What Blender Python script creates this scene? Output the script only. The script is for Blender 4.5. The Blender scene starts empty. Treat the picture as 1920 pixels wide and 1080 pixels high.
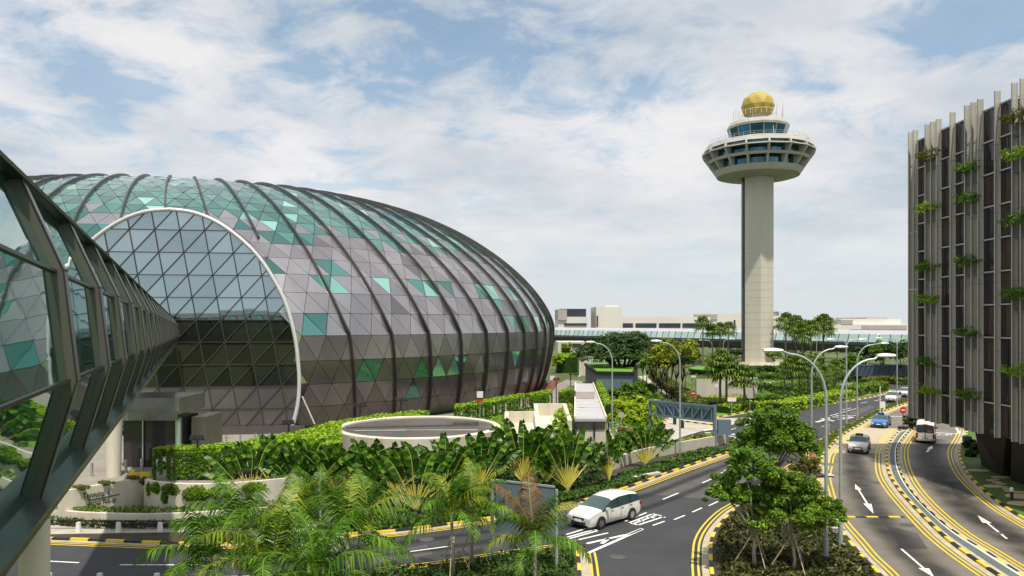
import bpy, bmesh, math, random
from mathutils import Vector, Matrix, noise, geometry
R=math.radians
random.seed(7)
S=bpy.context.scene
COL=S.collection
F=1400.0; HC=13.0; HY=605.0
V=Vector
def G(px,py,z=0.0):
    D=F*(HC-z)/(py-HY); return V(((px-960)/F*D,D,z))
def P(px,py,D): return V(((px-960)/F*D,D,HC+(HY-py)/F*D))
# ---------------------------------------------------------------- materials
def new_mat(name):
    m=bpy.data.materials.new(name); m.use_nodes=True
    nt=m.node_tree; return m,nt,nt.nodes['Principled BSDF']
def mat(name,col,rough=.6,metal=0.,var=.15,scale=1.5,bump=0.,bscale=20.,spec=.5,fine=0.,streak=False):
    m,nt,b=new_mat(name); N=nt.nodes; L=nt.links
    b.inputs['Roughness'].default_value=rough; b.inputs['Metallic'].default_value=metal
    b.inputs['Specular IOR Level'].default_value=spec
    tc=N.new('ShaderNodeTexCoord')
    n=N.new('ShaderNodeTexNoise'); n.inputs['Scale'].default_value=scale; n.inputs['Detail'].default_value=6; n.inputs['Roughness'].default_value=.65
    if streak:
        mp=N.new('ShaderNodeMapping'); mp.inputs['Scale'].default_value=(1,1,.12)
        L.new(tc.outputs['Object'],mp.inputs['Vector']); L.new(mp.outputs[0],n.inputs['Vector'])
    else: L.new(tc.outputs['Object'],n.inputs['Vector'])
    r=N.new('ShaderNodeValToRGB'); r.color_ramp.elements[0].position=.3; r.color_ramp.elements[1].position=.7
    c=col
    r.color_ramp.elements[0].color=[max(0,x*(1-var)) for x in c]+[1]; r.color_ramp.elements[1].color=[min(1,x*(1+var)) for x in c]+[1]
    L.new(n.outputs['Fac'],r.inputs['Fac'])
    out=r.outputs['Color']
    if fine>0:
        n2=N.new('ShaderNodeTexNoise'); n2.inputs['Scale'].default_value=bscale; n2.inputs['Detail'].default_value=3
        L.new(tc.outputs['Object'],n2.inputs['Vector'])
        mr=N.new('ShaderNodeMapRange'); mr.inputs['To Min'].default_value=1-fine; mr.inputs['To Max'].default_value=1+fine
        L.new(n2.outputs['Fac'],mr.inputs['Value'])
        mx=N.new('ShaderNodeMix'); mx.data_type='RGBA'; mx.blend_type='MULTIPLY'; mx.inputs['Factor'].default_value=1
        L.new(out,mx.inputs['A']); L.new(mr.outputs[0],mx.inputs['B']); out=mx.outputs['Result']
    L.new(out,b.inputs['Base Color'])
    if bump>0:
        n3=N.new('ShaderNodeTexNoise'); n3.inputs['Scale'].default_value=bscale; n3.inputs['Detail'].default_value=4
        L.new(tc.outputs['Object'],n3.inputs['Vector'])
        bp=N.new('ShaderNodeBump'); bp.inputs['Strength'].default_value=bump; bp.inputs['Distance'].default_value=.05
        L.new(n3.outputs['Fac'],bp.inputs['Height']); L.new(bp.outputs[0],b.inputs['Normal'])
    return m
def leaf(name,c1,c2,trans=.35,rough=.5,c3=None):
    wrm=lambda c: (min(c[0]*1.32,.9),c[1],c[2]*.8)
    c1,c2=wrm(c1),wrm(c2); c3=wrm(c3) if c3 else None
    m,nt,b=new_mat(name); N=nt.nodes; L=nt.links
    g=N.new('ShaderNodeNewGeometry'); r=N.new('ShaderNodeValToRGB')
    r.color_ramp.elements[0].color=list(c1)+[1]; r.color_ramp.elements[1].color=list(c2)+[1]
    if c3:
        e=r.color_ramp.elements.new(.93); e.color=list(c2)+[1]; r.color_ramp.elements[-1].color=list(c3)+[1]
    L.new(g.outputs['Random Per Island'],r.inputs['Fac'])
    tc=N.new('ShaderNodeTexCoord'); nz=N.new('ShaderNodeTexNoise'); nz.inputs['Scale'].default_value=.9; nz.inputs['Detail'].default_value=2
    L.new(tc.outputs['Object'],nz.inputs['Vector'])
    mr=N.new('ShaderNodeMapRange'); mr.inputs['From Min'].default_value=.3; mr.inputs['From Max'].default_value=.7; mr.inputs['To Min'].default_value=.65; mr.inputs['To Max'].default_value=1.35
    L.new(nz.outputs['Fac'],mr.inputs['Value'])
    mx=N.new('ShaderNodeMix'); mx.data_type='RGBA'; mx.blend_type='MULTIPLY'; mx.inputs['Factor'].default_value=1
    L.new(r.outputs['Color'],mx.inputs['A']); L.new(mr.outputs[0],mx.inputs['B'])
    col=mx.outputs['Result']
    L.new(col,b.inputs['Base Color']); b.inputs['Roughness'].default_value=rough; b.inputs['Specular IOR Level'].default_value=.35
    t=N.new('ShaderNodeBsdfTranslucent'); L.new(col,t.inputs['Color'])
    ms=N.new('ShaderNodeMixShader'); ms.inputs[0].default_value=trans
    L.new(b.outputs[0],ms.inputs[1]); L.new(t.outputs[0],ms.inputs[2])
    L.new(ms.outputs[0],nt.nodes['Material Output'].inputs['Surface'])
    return m
def glass(name,col,metal=.75,rough=.03,wire=None,wcol=(.03,.03,.03),var=.35,wave=0.):
    """reflective tinted glazing: each pane (island) varies a little"""
    m,nt,b=new_mat(name); N=nt.nodes; L=nt.links
    b.inputs['Metallic'].default_value=metal; b.inputs['Roughness'].default_value=rough
    g=N.new('ShaderNodeNewGeometry'); mr=N.new('ShaderNodeMapRange'); mr.inputs['To Min'].default_value=1-var; mr.inputs['To Max'].default_value=1+var
    L.new(g.outputs['Random Per Island'],mr.inputs['Value'])
    mx=N.new('ShaderNodeMix'); mx.data_type='RGBA'; mx.blend_type='MULTIPLY'; mx.inputs['Factor'].default_value=1
    mx.inputs['A'].default_value=list(col)+[1]; L.new(mr.outputs[0],mx.inputs['B'])
    L.new(mx.outputs['Result'],b.inputs['Base Color'])
    if wave>0:
        tc=N.new('ShaderNodeTexCoord'); nz=N.new('ShaderNodeTexNoise'); nz.inputs['Scale'].default_value=.55; nz.inputs['Detail'].default_value=1
        L.new(tc.outputs['Object'],nz.inputs['Vector'])
        bp=N.new('ShaderNodeBump'); bp.inputs['Strength'].default_value=wave; bp.inputs['Distance'].default_value=.1
        L.new(nz.outputs['Fac'],bp.inputs['Height']); L.new(bp.outputs[0],b.inputs['Normal'])
    return m
M={}
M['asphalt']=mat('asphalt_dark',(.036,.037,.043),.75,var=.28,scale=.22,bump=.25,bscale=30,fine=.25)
M['asphalt_old']=mat('asphalt_old',(.155,.138,.115),.8,var=.3,scale=.22,bump=.25,bscale=30,fine=.22)
M['asphalt_mid']=mat('asphalt_mid',(.074,.069,.067),.8,var=.3,scale=.3,bump=.25,bscale=30,fine=.22)
M['concrete']=mat('concrete',(.40,.37,.31),.8,var=.2,scale=.7,bump=.15,bscale=12,fine=.1)
M['paleconc']=mat('pale_concrete',(.50,.46,.39),.8,var=.13,scale=.6,bump=.08,bscale=8,streak=True)
M['cream']=mat('cream_wall',(.60,.55,.445),.7,var=.24,scale=.5,streak=True)
M['gutter']=mat('gutter',(.42,.36,.25),.85,var=.22,scale=1.2,fine=.15,bscale=15)
M['yellow']=mat('yellow_paint',(.72,.52,.03),.6,var=.22,scale=2.5)
M['black']=mat('black_paint',(.018,.018,.018),.55,var=.4,scale=3)
M['white']=mat('white_paint',(.72,.72,.70),.6,var=.15,scale=3)
M['soil']=mat('soil',(.045,.036,.022),.95,var=.4,scale=1.5,bump=.5,bscale=6)
M['grass']=mat('grass',(.07,.125,.016),.9,var=.4,scale=1.2,bump=.6,bscale=25,fine=.4)
M['lawn']=mat('lawn',(.10,.27,.012),.9,var=.2,scale=1.2,bump=.4,bscale=25,fine=.2)
M['field']=mat('field',(.075,.10,.03),.95,var=.45,scale=.06,fine=.3,bscale=2)
M['paving']=mat('paving',(.24,.22,.19),.8,var=.2,scale=.6,fine=.12,bscale=9)
M['path']=mat('path_green_grey',(.10,.125,.115),.8,var=.2,scale=1.,fine=.2,bscale=20)
M['steel']=mat('galvanised',(.42,.47,.47),.45,.45,var=.1,scale=2)
M['darksteel']=mat('dark_steel',(.02,.02,.022),.5,.3,var=.2)
M['bluegrey']=mat('blue_grey_paint',(.125,.18,.215),.5,var=.13,scale=.8,streak=True)
M['bark']=mat('bark',(.16,.13,.095),.9,var=.35,scale=3,bump=.5,bscale=12)
M['palebark']=mat('pale_bark',(.30,.28,.20),.9,var=.35,scale=4,bump=.4,bscale=12)
M['darkbark']=mat('dark_bark',(.055,.042,.03),.9,var=.3,scale=2,bump=.5,bscale=8)
M['wood']=mat('stake_wood',(.42,.33,.2),.8,var=.25,scale=4)
M['rubber']=mat('rubber',(.012,.012,.012),.8)
M['chrome']=mat('alloy',(.6,.6,.62),.25,.9,var=.05)
M['carglass']=mat('car_glass',(.035,.06,.065),.04,0,var=.1,spec=.9)
M['windscreen']=mat('windscreen_glass',(.045,.085,.085),.05,.1,var=.15,spec=.9)
M['redlight']=mat('tail_light',(.35,.01,.01),.2)
M['headlight']=mat('head_light',(.7,.72,.75),.1,.3)
def paint(n,c): 
    m=mat(n,c,.25,0,var=.03); b=m.node_tree.nodes['Principled BSDF']; b.inputs['Coat Weight'].default_value=.6; b.inputs['Coat Roughness'].default_value=.05; return m
M['carwhite']=paint('paint_white',(.72,.70,.64)); M['carsilver']=paint('paint_silver',(.52,.52,.5)); M['carblue']=paint('paint_blue',(.02,.13,.42))
M['bronze']=mat('bronze_cladding',(.16,.152,.122),.38,.55,var=.1,scale=.6,streak=True)
M['bronze_dark']=mat('bronze_dark',(.03,.026,.022),.3,.6,var=.2,scale=.8)
M['sillmetal']=mat('sill_metal',(.20,.205,.19),.3,.7,var=.2,scale=.8)
M['bridgeglass']=glass('bridge_glass',(.085,.29,.22),.85,.02,var=.15,wave=.05)
M['rib']=mat('rib_bronze',(.075,.07,.066),.4,.5,var=.15,scale=.5)
M['rimwhite']=mat('rim_white',(.62,.62,.62),.4,.2,var=.05)
M['panel0']=mat('panel_light',(.41,.39,.405),.27,.8,var=.12,scale=.25,streak=True)
M['panel1']=mat('panel_mid',(.34,.322,.334),.27,.8,var=.12,scale=.25,streak=True)
M['panel2']=mat('panel_dark',(.225,.212,.216),.27,.8,var=.14,scale=.25,streak=True)
M['dglass']=glass('dome_glass',(.125,.30,.265),.75,.05,var=.28)
M['dglass2']=glass('dome_glass_pale',(.33,.62,.53),.65,.08,var=.25)
M['wglass']=glass('window_glass',(.37,.46,.49),.9,.03,var=.12,wave=.0)
M['wglass_low']=glass('window_glass_low',(.022,.028,.018),.25,.04,var=.5)  # same window glass, coloured dark for the ground reflection and dim interior
M['panel3']=mat('panel_base',(.17,.155,.15),.36,.75,var=.14,scale=.25,streak=True)
M['tower']=mat('tower_concrete',(.52,.485,.41),.85,var=.1,scale=.12,fine=.06,bscale=1.2,streak=True)
M['tower_pale']=mat('tower_trim',(.42,.405,.37),.8,var=.1,scale=.3)
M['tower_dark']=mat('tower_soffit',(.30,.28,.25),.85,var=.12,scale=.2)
M['cabglass']=glass('cab_glass',(.05,.15,.24),.7,.04,var=.3)
M['deckglass']=glass('deck_glass',(.06,.13,.17),.7,.05,var=.5)
M['radome']=mat('radome_yellow',(.40,.30,.05),.6,var=.16,scale=.3)
M['fin']=mat('fin_concrete',(.43,.405,.36),.75,var=.16,scale=.35,streak=True,fine=.05,bscale=3)
M['hotelglass']=glass('hotel_glass',(.050,.047,.048),.4,.06,var=.5)
M['curtain']=mat('curtain',(.055,.034,.028),.8,var=.3,scale=1.0)
M['hoteldark']=mat('hotel_dark',(.03,.022,.02),.6,var=.2,scale=.4)
M['transom']=mat('transom',(.38,.38,.38),.5,.2,var=.1)
M['planter']=mat('planter',(.055,.06,.06),.6)
M['lamphead']=mat('lamp_head_white',(.62,.62,.60),.4)
M['farwall']=mat('far_wall',(.70,.655,.61),.8,var=.08,scale=.05)
M['farwall2']=mat('far_wall_grey',(.42,.38,.36),.8,var=.1,scale=.08)
M['fardark']=mat('far_dark',(.035,.045,.06),.3,var=.3,scale=.2)
M['linkroof']=mat('link_roof',(.50,.48,.52),.5,.2,var=.05)
M['linkglass']=glass('link_glass',(.50,.66,.60),.6,.1,var=.12)
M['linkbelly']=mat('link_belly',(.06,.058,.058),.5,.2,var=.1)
M['orange']=mat('orange_plastic',(.75,.16,.03),.5); M['red']=mat('sign_red',(.5,.02,.025),.5); M['bin']=mat('green_bin',(.02,.14,.06),.5)
M['roofmetal']=mat('roof_metal',(.50,.485,.49),.45,.2,var=.1,scale=.4)
M['roofdark']=mat('roof_dark',(.075,.068,.062),.7,var=.3,scale=.25)
M['stone']=mat('stepping_stone',(.45,.38,.22),.8,var=.25)
def worn(n,col,base,lo=.36,hi=.50):
    m,nt,b=new_mat(n); N=nt.nodes; L=nt.links; b.inputs['Roughness'].default_value=.65
    tc=N.new('ShaderNodeTexCoord'); a=N.new('ShaderNodeTexNoise'); a.inputs['Scale'].default_value=5; a.inputs['Detail'].default_value=8; a.inputs['Roughness'].default_value=.75; L.new(tc.outputs['Object'],a.inputs['Vector'])
    r=N.new('ShaderNodeMapRange'); r.inputs['From Min'].default_value=lo; r.inputs['From Max'].default_value=hi; L.new(a.outputs['Fac'],r.inputs['Value'])
    mx=N.new('ShaderNodeMix'); mx.data_type='RGBA'; mx.inputs['A'].default_value=(*base,1); mx.inputs['B'].default_value=(*col,1); L.new(r.outputs[0],mx.inputs['Factor']); L.new(mx.outputs['Result'],b.inputs['Base Color']); return m
M['wyellow']=worn('worn_yellow_paint',(.70,.50,.03),(.17,.13,.06),.30,.46); M['wwhite']=worn('worn_white_paint',(.74,.74,.72),(.16,.16,.155),.30,.45)
M['kyellow']=worn('kerb_yellow',(.70,.50,.03),(.20,.17,.10),.26,.44)
# foliage
M['lf_tree']=leaf('leaf_tree',(.028,.10,.006),(.11,.28,.013),c3=(.20,.40,.02))
M['lf_yel']=leaf('leaf_yellow_green',(.075,.15,.006),(.25,.36,.016))
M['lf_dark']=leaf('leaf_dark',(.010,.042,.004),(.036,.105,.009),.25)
M['lf_lime']=leaf('leaf_lime',(.16,.34,.008),(.34,.58,.015),.35)
M['lf_mid']=leaf('leaf_mid',(.035,.12,.006),(.15,.32,.016),.35)
M['lf_vine']=leaf('leaf_vine',(.09,.25,.008),(.27,.52,.015),.3)
M['lf_cover']=leaf('leaf_cover',(.014,.030,.006),(.060,.085,.014),.2,c3=(.16,.165,.03))
M['lf_bed']=leaf('leaf_bed',(.014,.06,.006),(.06,.165,.012),.25)
M['lf_pink']=leaf('leaf_pink',(.13,.16,.06),(.30,.19,.14),.3)
M['lf_olive']=leaf('leaf_olive',(.05,.085,.008),(.12,.155,.016),.3,c3=(.15,.13,.025))
M['lf_coco']=leaf('leaf_coconut',(.013,.07,.004),(.075,.225,.010),.28,c3=(.15,.33,.02))
M['lf_cocoy']=leaf('leaf_coconut_yellow',(.05,.13,.005),(.20,.32,.014),.3)
M['lf_cocob']=leaf('leaf_coconut_brown',(.075,.05,.014),(.17,.115,.035),.3)
M['lf_fan']=leaf('leaf_fan',(.028,.09,.008),(.125,.25,.02),.3)
M['lf_ban']=leaf('leaf_paddle',(.010,.055,.006),(.05,.17,.012),.3,rough=.35,c3=(.13,.33,.02))
M['rachis']=mat('leaf_stalk',(.17,.24,.025),.6,var=.2,scale=3)
M['petiole']=mat('petiole',(.44,.40,.06),.6,var=.25,scale=3)
# ---------------------------------------------------------------- mesh builder
class MB:
    def __init__(s): s.v=[]; s.f=[]; s.m=[]
    def add(s,vs,fs,mi=0):
        o=len(s.v); s.v+= [tuple(x) for x in vs]
        s.f+= [[i+o for i in f] for f in fs]; s.m+=[mi]*len(fs)
    def poly(s,pts,mi=0): s.add(pts,[list(range(len(pts)))],mi)
    def box(s,c,sz,mi=0,rz=0.,taper=1.):
        x,y,z=[a/2 for a in sz]; vs=[]
        cs,sn=math.cos(rz),math.sin(rz)
        for k,(a,b,d) in enumerate([(-x,-y,-z),(x,-y,-z),(x,y,-z),(-x,y,-z),(-x,-y,z),(x,-y,z),(x,y,z),(-x,y,z)]):
            if k>3: a*=taper;b*=taper
            vs.append((c[0]+a*cs-b*sn,c[1]+a*sn+b*cs,c[2]+d))
        s.add(vs,[[0,3,2,1],[4,5,6,7],[0,1,5,4],[1,2,6,5],[2,3,7,6],[3,0,4,7]],mi)
    def bar(s,p,q,w,h=None,mi=0,up=V((0,0,1))):
        p=V(p);q=V(q);d=q-p
        if d.length<1e-6: return
        d.normalize()
        a=d.cross(up)
        if a.length<1e-3: a=d.cross(V((1,0,0)))
        a.normalize(); b=a.cross(d); h=h or w
        a=a*w/2;b=b*h/2
        s.add([p-a-b,p+a-b,p+a+b,p-a+b,q-a-b,q+a-b,q+a+b,q-a+b],[[0,1,2,3],[7,6,5,4],[0,4,5,1],[1,5,6,2],[2,6,7,3],[3,7,4,0]],mi)
    def tube(s,path,r,n=8,mi=0,cap=True):
        path=[V(p) for p in path]; rs=r if isinstance(r,(list,tuple)) else [r]*len(path)
        rings=[];ref=None
        for i,p in enumerate(path):
            d=(path[min(i+1,len(path)-1)]-path[max(i-1,0)]).normalized()
            if ref is None: ref=d.orthogonal().normalized()
            a=(ref-d*ref.dot(d)); a=a.normalized() if a.length>1e-4 else d.orthogonal().normalized(); ref=a; b=d.cross(a)
            rings.append([p+(a*math.cos(2*math.pi*k/n)+b*math.sin(2*math.pi*k/n))*rs[i] for k in range(n)])
        vs=[x for rg in rings for x in rg]; fs=[]
        for i in range(len(path)-1):
            for k in range(n):
                k2=(k+1)%n; fs.append([i*n+k,i*n+k2,(i+1)*n+k2,(i+1)*n+k])
        if cap: fs+= [list(range(n))[::-1],[ (len(path)-1)*n+k for k in range(n)]]
        s.add(vs,fs,mi)
    def lathe(s,prof,n=24,c=(0,0,0),mi=0,ph=0.,cap=True):
        vs=[];fs=[]
        for r,z in prof:
            for k in range(n):
                a=ph+2*math.pi*k/n; vs.append((c[0]+r*math.cos(a),c[1]+r*math.sin(a),c[2]+z))
        for i in range(len(prof)-1):
            for k in range(n):
                k2=(k+1)%n; fs.append([i*n+k,i*n+k2,(i+1)*n+k2,(i+1)*n+k])
        if cap: fs+= [list(range(n))[::-1],[(len(prof)-1)*n+k for k in range(n)]]
        s.add(vs,fs,mi)
    def prism(s,pts,z0,z1,mi=0,mside=None):
        n=len(pts); a=sum(pts[i][0]*pts[(i+1)%n][1]-pts[(i+1)%n][0]*pts[i][1] for i in range(n))
        if a<0: pts=pts[::-1]
        vs=[(p[0],p[1],z0) for p in pts]+[(p[0],p[1],z1) for p in pts]
        s.add(vs,[[n+i for i in range(n)]],mi); 
        s.add(vs,[[i,(i+1)%n,n+(i+1)%n,n+i] for i in range(n)],mi if mside is None else mside)
    def build(s,name,mats,parent=None,smooth=False,off=None,sharp=None):
        me=bpy.data.meshes.new(name)
        if off is not None: vs=[(a-off[0],b-off[1],c-off[2]) for a,b,c in s.v]
        else: vs=s.v
        me.from_pydata(vs,[],s.f)
        if not isinstance(mats,(list,tuple)): mats=[mats]
        for m in mats: me.materials.append(M[m] if isinstance(m,str) else m)
        if len(mats)>1: me.polygons.foreach_set('material_index',s.m)
        if smooth: me.polygons.foreach_set('use_smooth',[True]*len(s.f))
        me.update()
        if sharp: me.set_sharp_from_angle(angle=R(sharp))
        o=bpy.data.objects.new(name,me); COL.objects.link(o)
        if parent is not None: o.parent=parent
        return o
def tag(o,label=None,cat=None,group=None,kind=None):
    if label: o['label']=label
    if cat: o['category']=cat
    if group: o['group']=group
    if kind: o['kind']=kind
    return o
def thing(name,label,cat,loc=(0,0,0),rz=0.,group=None,sc=1.):
    o=bpy.data.objects.new(name,None); COL.objects.link(o); o.empty_display_size=.3
    o.location=loc; o.rotation_euler=(0,0,rz); o.scale=(sc,)*3
    return tag(o,label,cat,group)
def copy_tree(o,parent=None):
    c=o.copy(); COL.objects.link(c)
    if parent is not None: c.parent=parent
    for ch in list(o.children): copy_tree(ch,c)
    return c
def struct(name,mb,mats,**k): return tag(mb.build(name,mats,**k),kind='structure')
def smoothline(pts,n=6,closed=False):
    pts=[V((p[0],p[1],p[2] if len(p)>2 else 0)) for p in pts]; out=[]
    N=len(pts)
    for i in range(N-1):
        p0=pts[max(i-1,0)];p1=pts[i];p2=pts[i+1];p3=pts[min(i+2,N-1)]
        for k in range(n):
            t=k/n
            out.append(.5*((2*p1)+(p2-p0)*t+(2*p0-5*p1+4*p2-p3)*t*t+(3*p1-p0-3*p2+p3)*t**3))
    out.append(pts[-1]); return out
def GL(pts,z=0.,n=6): return smoothline([G(x,y,z) for x,y in pts],n)
def resample(line,step):
    out=[line[0]]; acc=0.
    for a,b in zip(line,line[1:]):
        d=(b-a).length
        if d<1e-6: continue
        t=step-acc
        while t<=d:
            out.append(a+(b-a)*(t/d)); t+=step
        acc=d-(t-step)
    out.append(line[-1]); return out
def offset(line,d):
    out=[];n=len(line)
    for i,p in enumerate(line):
        t=line[min(i+1,n-1)]-line[max(i-1,0)]; t.z=0; t.normalize()
        out.append(p+V((-t.y,t.x,0))*d)     # +d = left of travel
    return out
def strip(mb,line,d0,d1,z,mi=0):
    a=offset(line,d0); b=offset(line,d1)
    for i in range(len(line)-1):
        q=[a[i],a[i+1],b[i+1],b[i]]
        mb.add([(p.x,p.y,p.z+z) for p in q],[[0,1,2,3]],mi)
def kerb(line,side=1,w=.2,h=.15,seg=1.15,colour=True,z=0.):
    """striped kerb: a raised bar along the line, colour alternates per segment"""
    mb=MB(); L=resample(line,seg)
    a=offset(L,0); b=offset(L,side*w)
    for i in range(len(L)-1):
        v=[a[i],a[i+1],b[i+1],b[i]]
        vs=[(p.x,p.y,z) for p in v]+[(p.x,p.y,z+h) for p in v]
        f=[[4,5,6,7],[0,1,5,4],[2,3,7,6],[1,2,6,5],[3,0,4,7]]
        if side<0: f=[x[::-1] for x in f]
        mb.add(vs,f,i%2 if colour else 0)
    return mb
def inpoly(x,y,poly):
    c=False;n=len(poly);j=n-1
    for i in range(n):
        xi,yi=poly[i][0],poly[i][1];xj,yj=poly[j][0],poly[j][1]
        if (yi>y)!=(yj>y) and x<(xj-xi)*(y-yi)/(yj-yi)+xi: c=not c
        j=i
    return c
def leafquad(mb,c,n,s,asp=.5,mi=0,rnd=random):
    n=n.normalized(); a=n.orthogonal().normalized(); t=rnd.random()*6.283
    u=(a*math.cos(t)+n.cross(a)*math.sin(t)); w=n.cross(u)*asp
    mb.add([c-u*s,c-w*s*.9+n*s*.12,c+u*s,c+w*s*.9+n*s*.12],[[0,1,2,3]],mi)
def rdir(rnd=random):
    z=rnd.uniform(-1,1);a=rnd.uniform(0,6.2832);r=math.sqrt(1-z*z); return V((r*math.cos(a),r*math.sin(a),z))
def scatter_poly(mb,poly,n,z0,z1,size,asp=.5,mi=0,excl=()):
    xs=[p[0] for p in poly];ys=[p[1] for p in poly]; k=0;t=0
    while k<n and t<n*30:
        t+=1; x=random.uniform(min(xs),max(xs));y=random.uniform(min(ys),max(ys))
        if not inpoly(x,y,poly): continue
        k+=1; hgt=z0+(z1-z0)*(.35+.65*random.random())*(.6+.55*noise.noise(V((x*.9,y*.9,0))))
        leafquad(mb,V((x,y,max(hgt,z0+.02))),V((0,0,1))+rdir()*.9,size*random.uniform(.6,1.3),asp,mi)
CLX,CLY,SKYM,EXPO=3.1,5.2,1.25,0.1
# ================================================================ SETTING
g=MB(); g.poly([(-1500,-600,0),(1500,-600,0),(1500,1800,0),(-1500,1800,0)]); struct('ground',g,'field')
K1=GL([(-150,1011),(90,1013),(230,1018),(375,1022),(560,1014),(660,1004),(733,999),(830,987),(920,974),(1010,957),(1098,940),(1180,915),(1260,886),(1330,862),(1371,848)])
K3=GL([(1375,1230),(1340,1120),(1331,1075),(1329,1045),(1331,1015),(1345,988),(1370,962),(1402,942),(1440,915),(1475,890),(1500,872)])
K4=GL([(1541,873),(1536,895),(1539,916),(1545,941),(1555,960),(1567,982),(1593,1014),(1615,1042),(1643,1070),(1700,1130),(1800,1230)])
ML=GL([(1512,866),(1514,848),(1530,832),(1560,812),(1600,793),(1650,767),(1700,749),(1745,737)])
MR=GL([(1542,868),(1546,854),(1556,842),(1578,819),(1615,797),(1660,772),(1703,756),(1750,742)])
KL=GL([(1690,806),(1672,822),(1662,844),(1661,868),(1666,893),(1684,921),(1717,958),(1762,1003),(1807,1039),(1864,1078),(1930,1120),(2050,1190)])
KR=GL([(1728,790),(1705,811),(1687,836),(1684,860),(1691,889),(1709,921),(1742,958),(1790,999),(1847,1035),(1905,1072),(1980,1118),(2110,1190)])
KC=GL([(1812,806),(1809,819),(1797,844),(1799,864),(1815,893),(1847,925),(1884,954),(1920,976),(1990,1015),(2110,1075)])
K2=GL([(1440,777),(1490,770),(1560,757),(1630,746),(1662,737),(1668,730),(1650,722)])
KJ=GL([(1340,784),(1375,778),(1420,770),(1440,764)])
def gp(l): return [G(x,y) for x,y in l]
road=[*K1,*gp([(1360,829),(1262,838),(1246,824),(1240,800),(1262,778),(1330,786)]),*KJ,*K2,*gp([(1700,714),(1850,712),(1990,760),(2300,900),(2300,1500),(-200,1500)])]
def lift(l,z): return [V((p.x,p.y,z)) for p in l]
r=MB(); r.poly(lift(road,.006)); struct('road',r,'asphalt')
# lighter sheet paints the main road sunlit beyond the building's shadow edge
r=MB(); r.poly(lift([G(1192,925)]+[p for p in offset(K1,-1.2) if p.x>G(1200,925).x and p.y>G(1200,925).y]+gp([(1400,842),(1440,850),(1470,880),(1440,905),(1396,942)]),.011)); struct('road_beyond_shadow',r,'asphalt_mid')
# old road: exit lane and drive beside the hotel
old=[*MR[::-1],*K4,*gp([(2000,1420),(2300,1400)]),*KC[::-1],*gp([(1830,800),(1900,790),(1950,760),(1850,742)])]
r=MB(); r.poly(lift(old,.012)); struct('exit_road',r,'asphalt_old')
# pale concrete section under the white hatchback, apron of the car park exit
r=MB(); r.poly(lift(gp([(1617,802),(1688,803),(1670,822),(1660,851),(1552,849),(1580,822)]),.017)); struct('concrete_road_slab',r,'gutter')
r=MB(); r.poly(lift(gp([(1262,777),(1330,785),(1412,783),(1403,790),(1300,812),(1256,828),(1243,815),(1240,800)]),.013)); struct('concrete_apron',r,'concrete')
def bed(name,pts,m,z=.13): 
    b=MB(); b.prism([(p.x,p.y) for p in pts],0,z,0); return struct(name,b,m)
bedN=[*K1,*gp([(1360,830),(1262,838),(1228,846),(1150,850),(1080,810),(600,860),(300,930),(-150,950)])]
bed('planting_bed',offset(K1,.19)+gp([(1360,830),(1262,838),(1228,846),(1150,850),(1080,810),(600,860),(440,935)])+[G(440,1000)],'soil')
I1=GL([(-200,1098),(100,1094),(300,1094),(500,1090),(620,1084),(700,1077),(830,1062),(960,1042),(1050,1030)])
I1b=GL([(1086,1036),(1089,1060),(1092,1120),(1098,1250)])
bed('palm_island',offset(I1,-.19)+offset(I1b,-.19)+gp([(1090,1500),(-200,1500)]),'soil')
isl=K3[::1]+gp([(1510,874)])+K4
bed('tree_island',offset(K3,-.19)+gp([(1506,874)])+offset(K4,-.19)+gp([(1800,1400),(1380,1400)]),'soil')
med=offset(ML,-.14)+offset(MR,.14)[::-1]
bed('median_strip',med,'grass')
i3=offset(KL,.19)+offset(KR,-.19)[::-1]
bed('traffic_island',i3,'gutter')
# green-grey footway running along the middle of the island
def between(A,B,t,n=60):
    out=[]
    for i in range(n+1):
        def at(L,u):
            k=u*(len(L)-1); j=min(int(k),len(L)-2); return L[j].lerp(L[j+1],k-j)
        out.append(at(A,i/n).lerp(at(B,i/n),t))
    return out
a=between(KL,KR,.34); b=between(KL,KR,.76)
f=MB(); f.poly([V((p.x,p.y,.136)) for p in a[4:]]+[V((p.x,p.y,.136)) for p in b[4:][::-1]]); struct('footway',f,'path')
f=MB(); strip(f,between(KL,KR,.80)[3:],-.09,.09,.15); struct('footway_edge',f,'white')
bedR=offset(KC,.19)+gp([(2300,1090),(2500,840),(1830,800)])
bed('hotel_lawn',bedR,'grass')
# pavement on the near left and raised terrace behind the sign wall
bed('pavement',offset(K1[:20],.19)+gp([(375,985),(90,980),(-150,978)]),'concrete',.125)
terr=[V((-60,49)),V((-29.3,48.4)),V((-28.5,49.2)),V((-27.4,50.8)),V((-26.2,52.6)),V((-25.4,52.2)),V((-24.3,51.4)),V((-22.4,50.7)),V((-20.4,50.6)),V((-18.4,51.1)),V((-15,52.8))]+[G(x,y,1.3) for x,y in [(640,850),(640,842),(200,840),(-400,842)]]
t=MB(); t.prism([(p.x,p.y) for p in terr],0,1.3,0); struct('terrace',t,'paving')
t=MB(); t.poly(lift(gp([(560,806),(850,776),(1000,742),(1062,712),(1112,716),(1078,760),(1060,764),(850,800),(640,850),(200,870),(-300,870),(-300,812),(300,812)]),.008)); struct('service_lane',t,'paving')
t=MB(); t.poly(lift(gp([(1062,700),(1108,700),(1104,690),(1090,684),(1066,684)])+[],.012)); struct('far_road',t,'asphalt_mid')
t=MB(); t.poly(lift(gp([(1112,716),(1128,716),(1190,818),(1170,855),(1140,812),(1138,790)]),.02)); struct('footpath',t,'concrete')
t=MB(); t.poly(lift(gp([(1196,706),(1225,702),(1330,765),(1300,772)]),.02)); struct('garden_path',t,'concrete')
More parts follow.
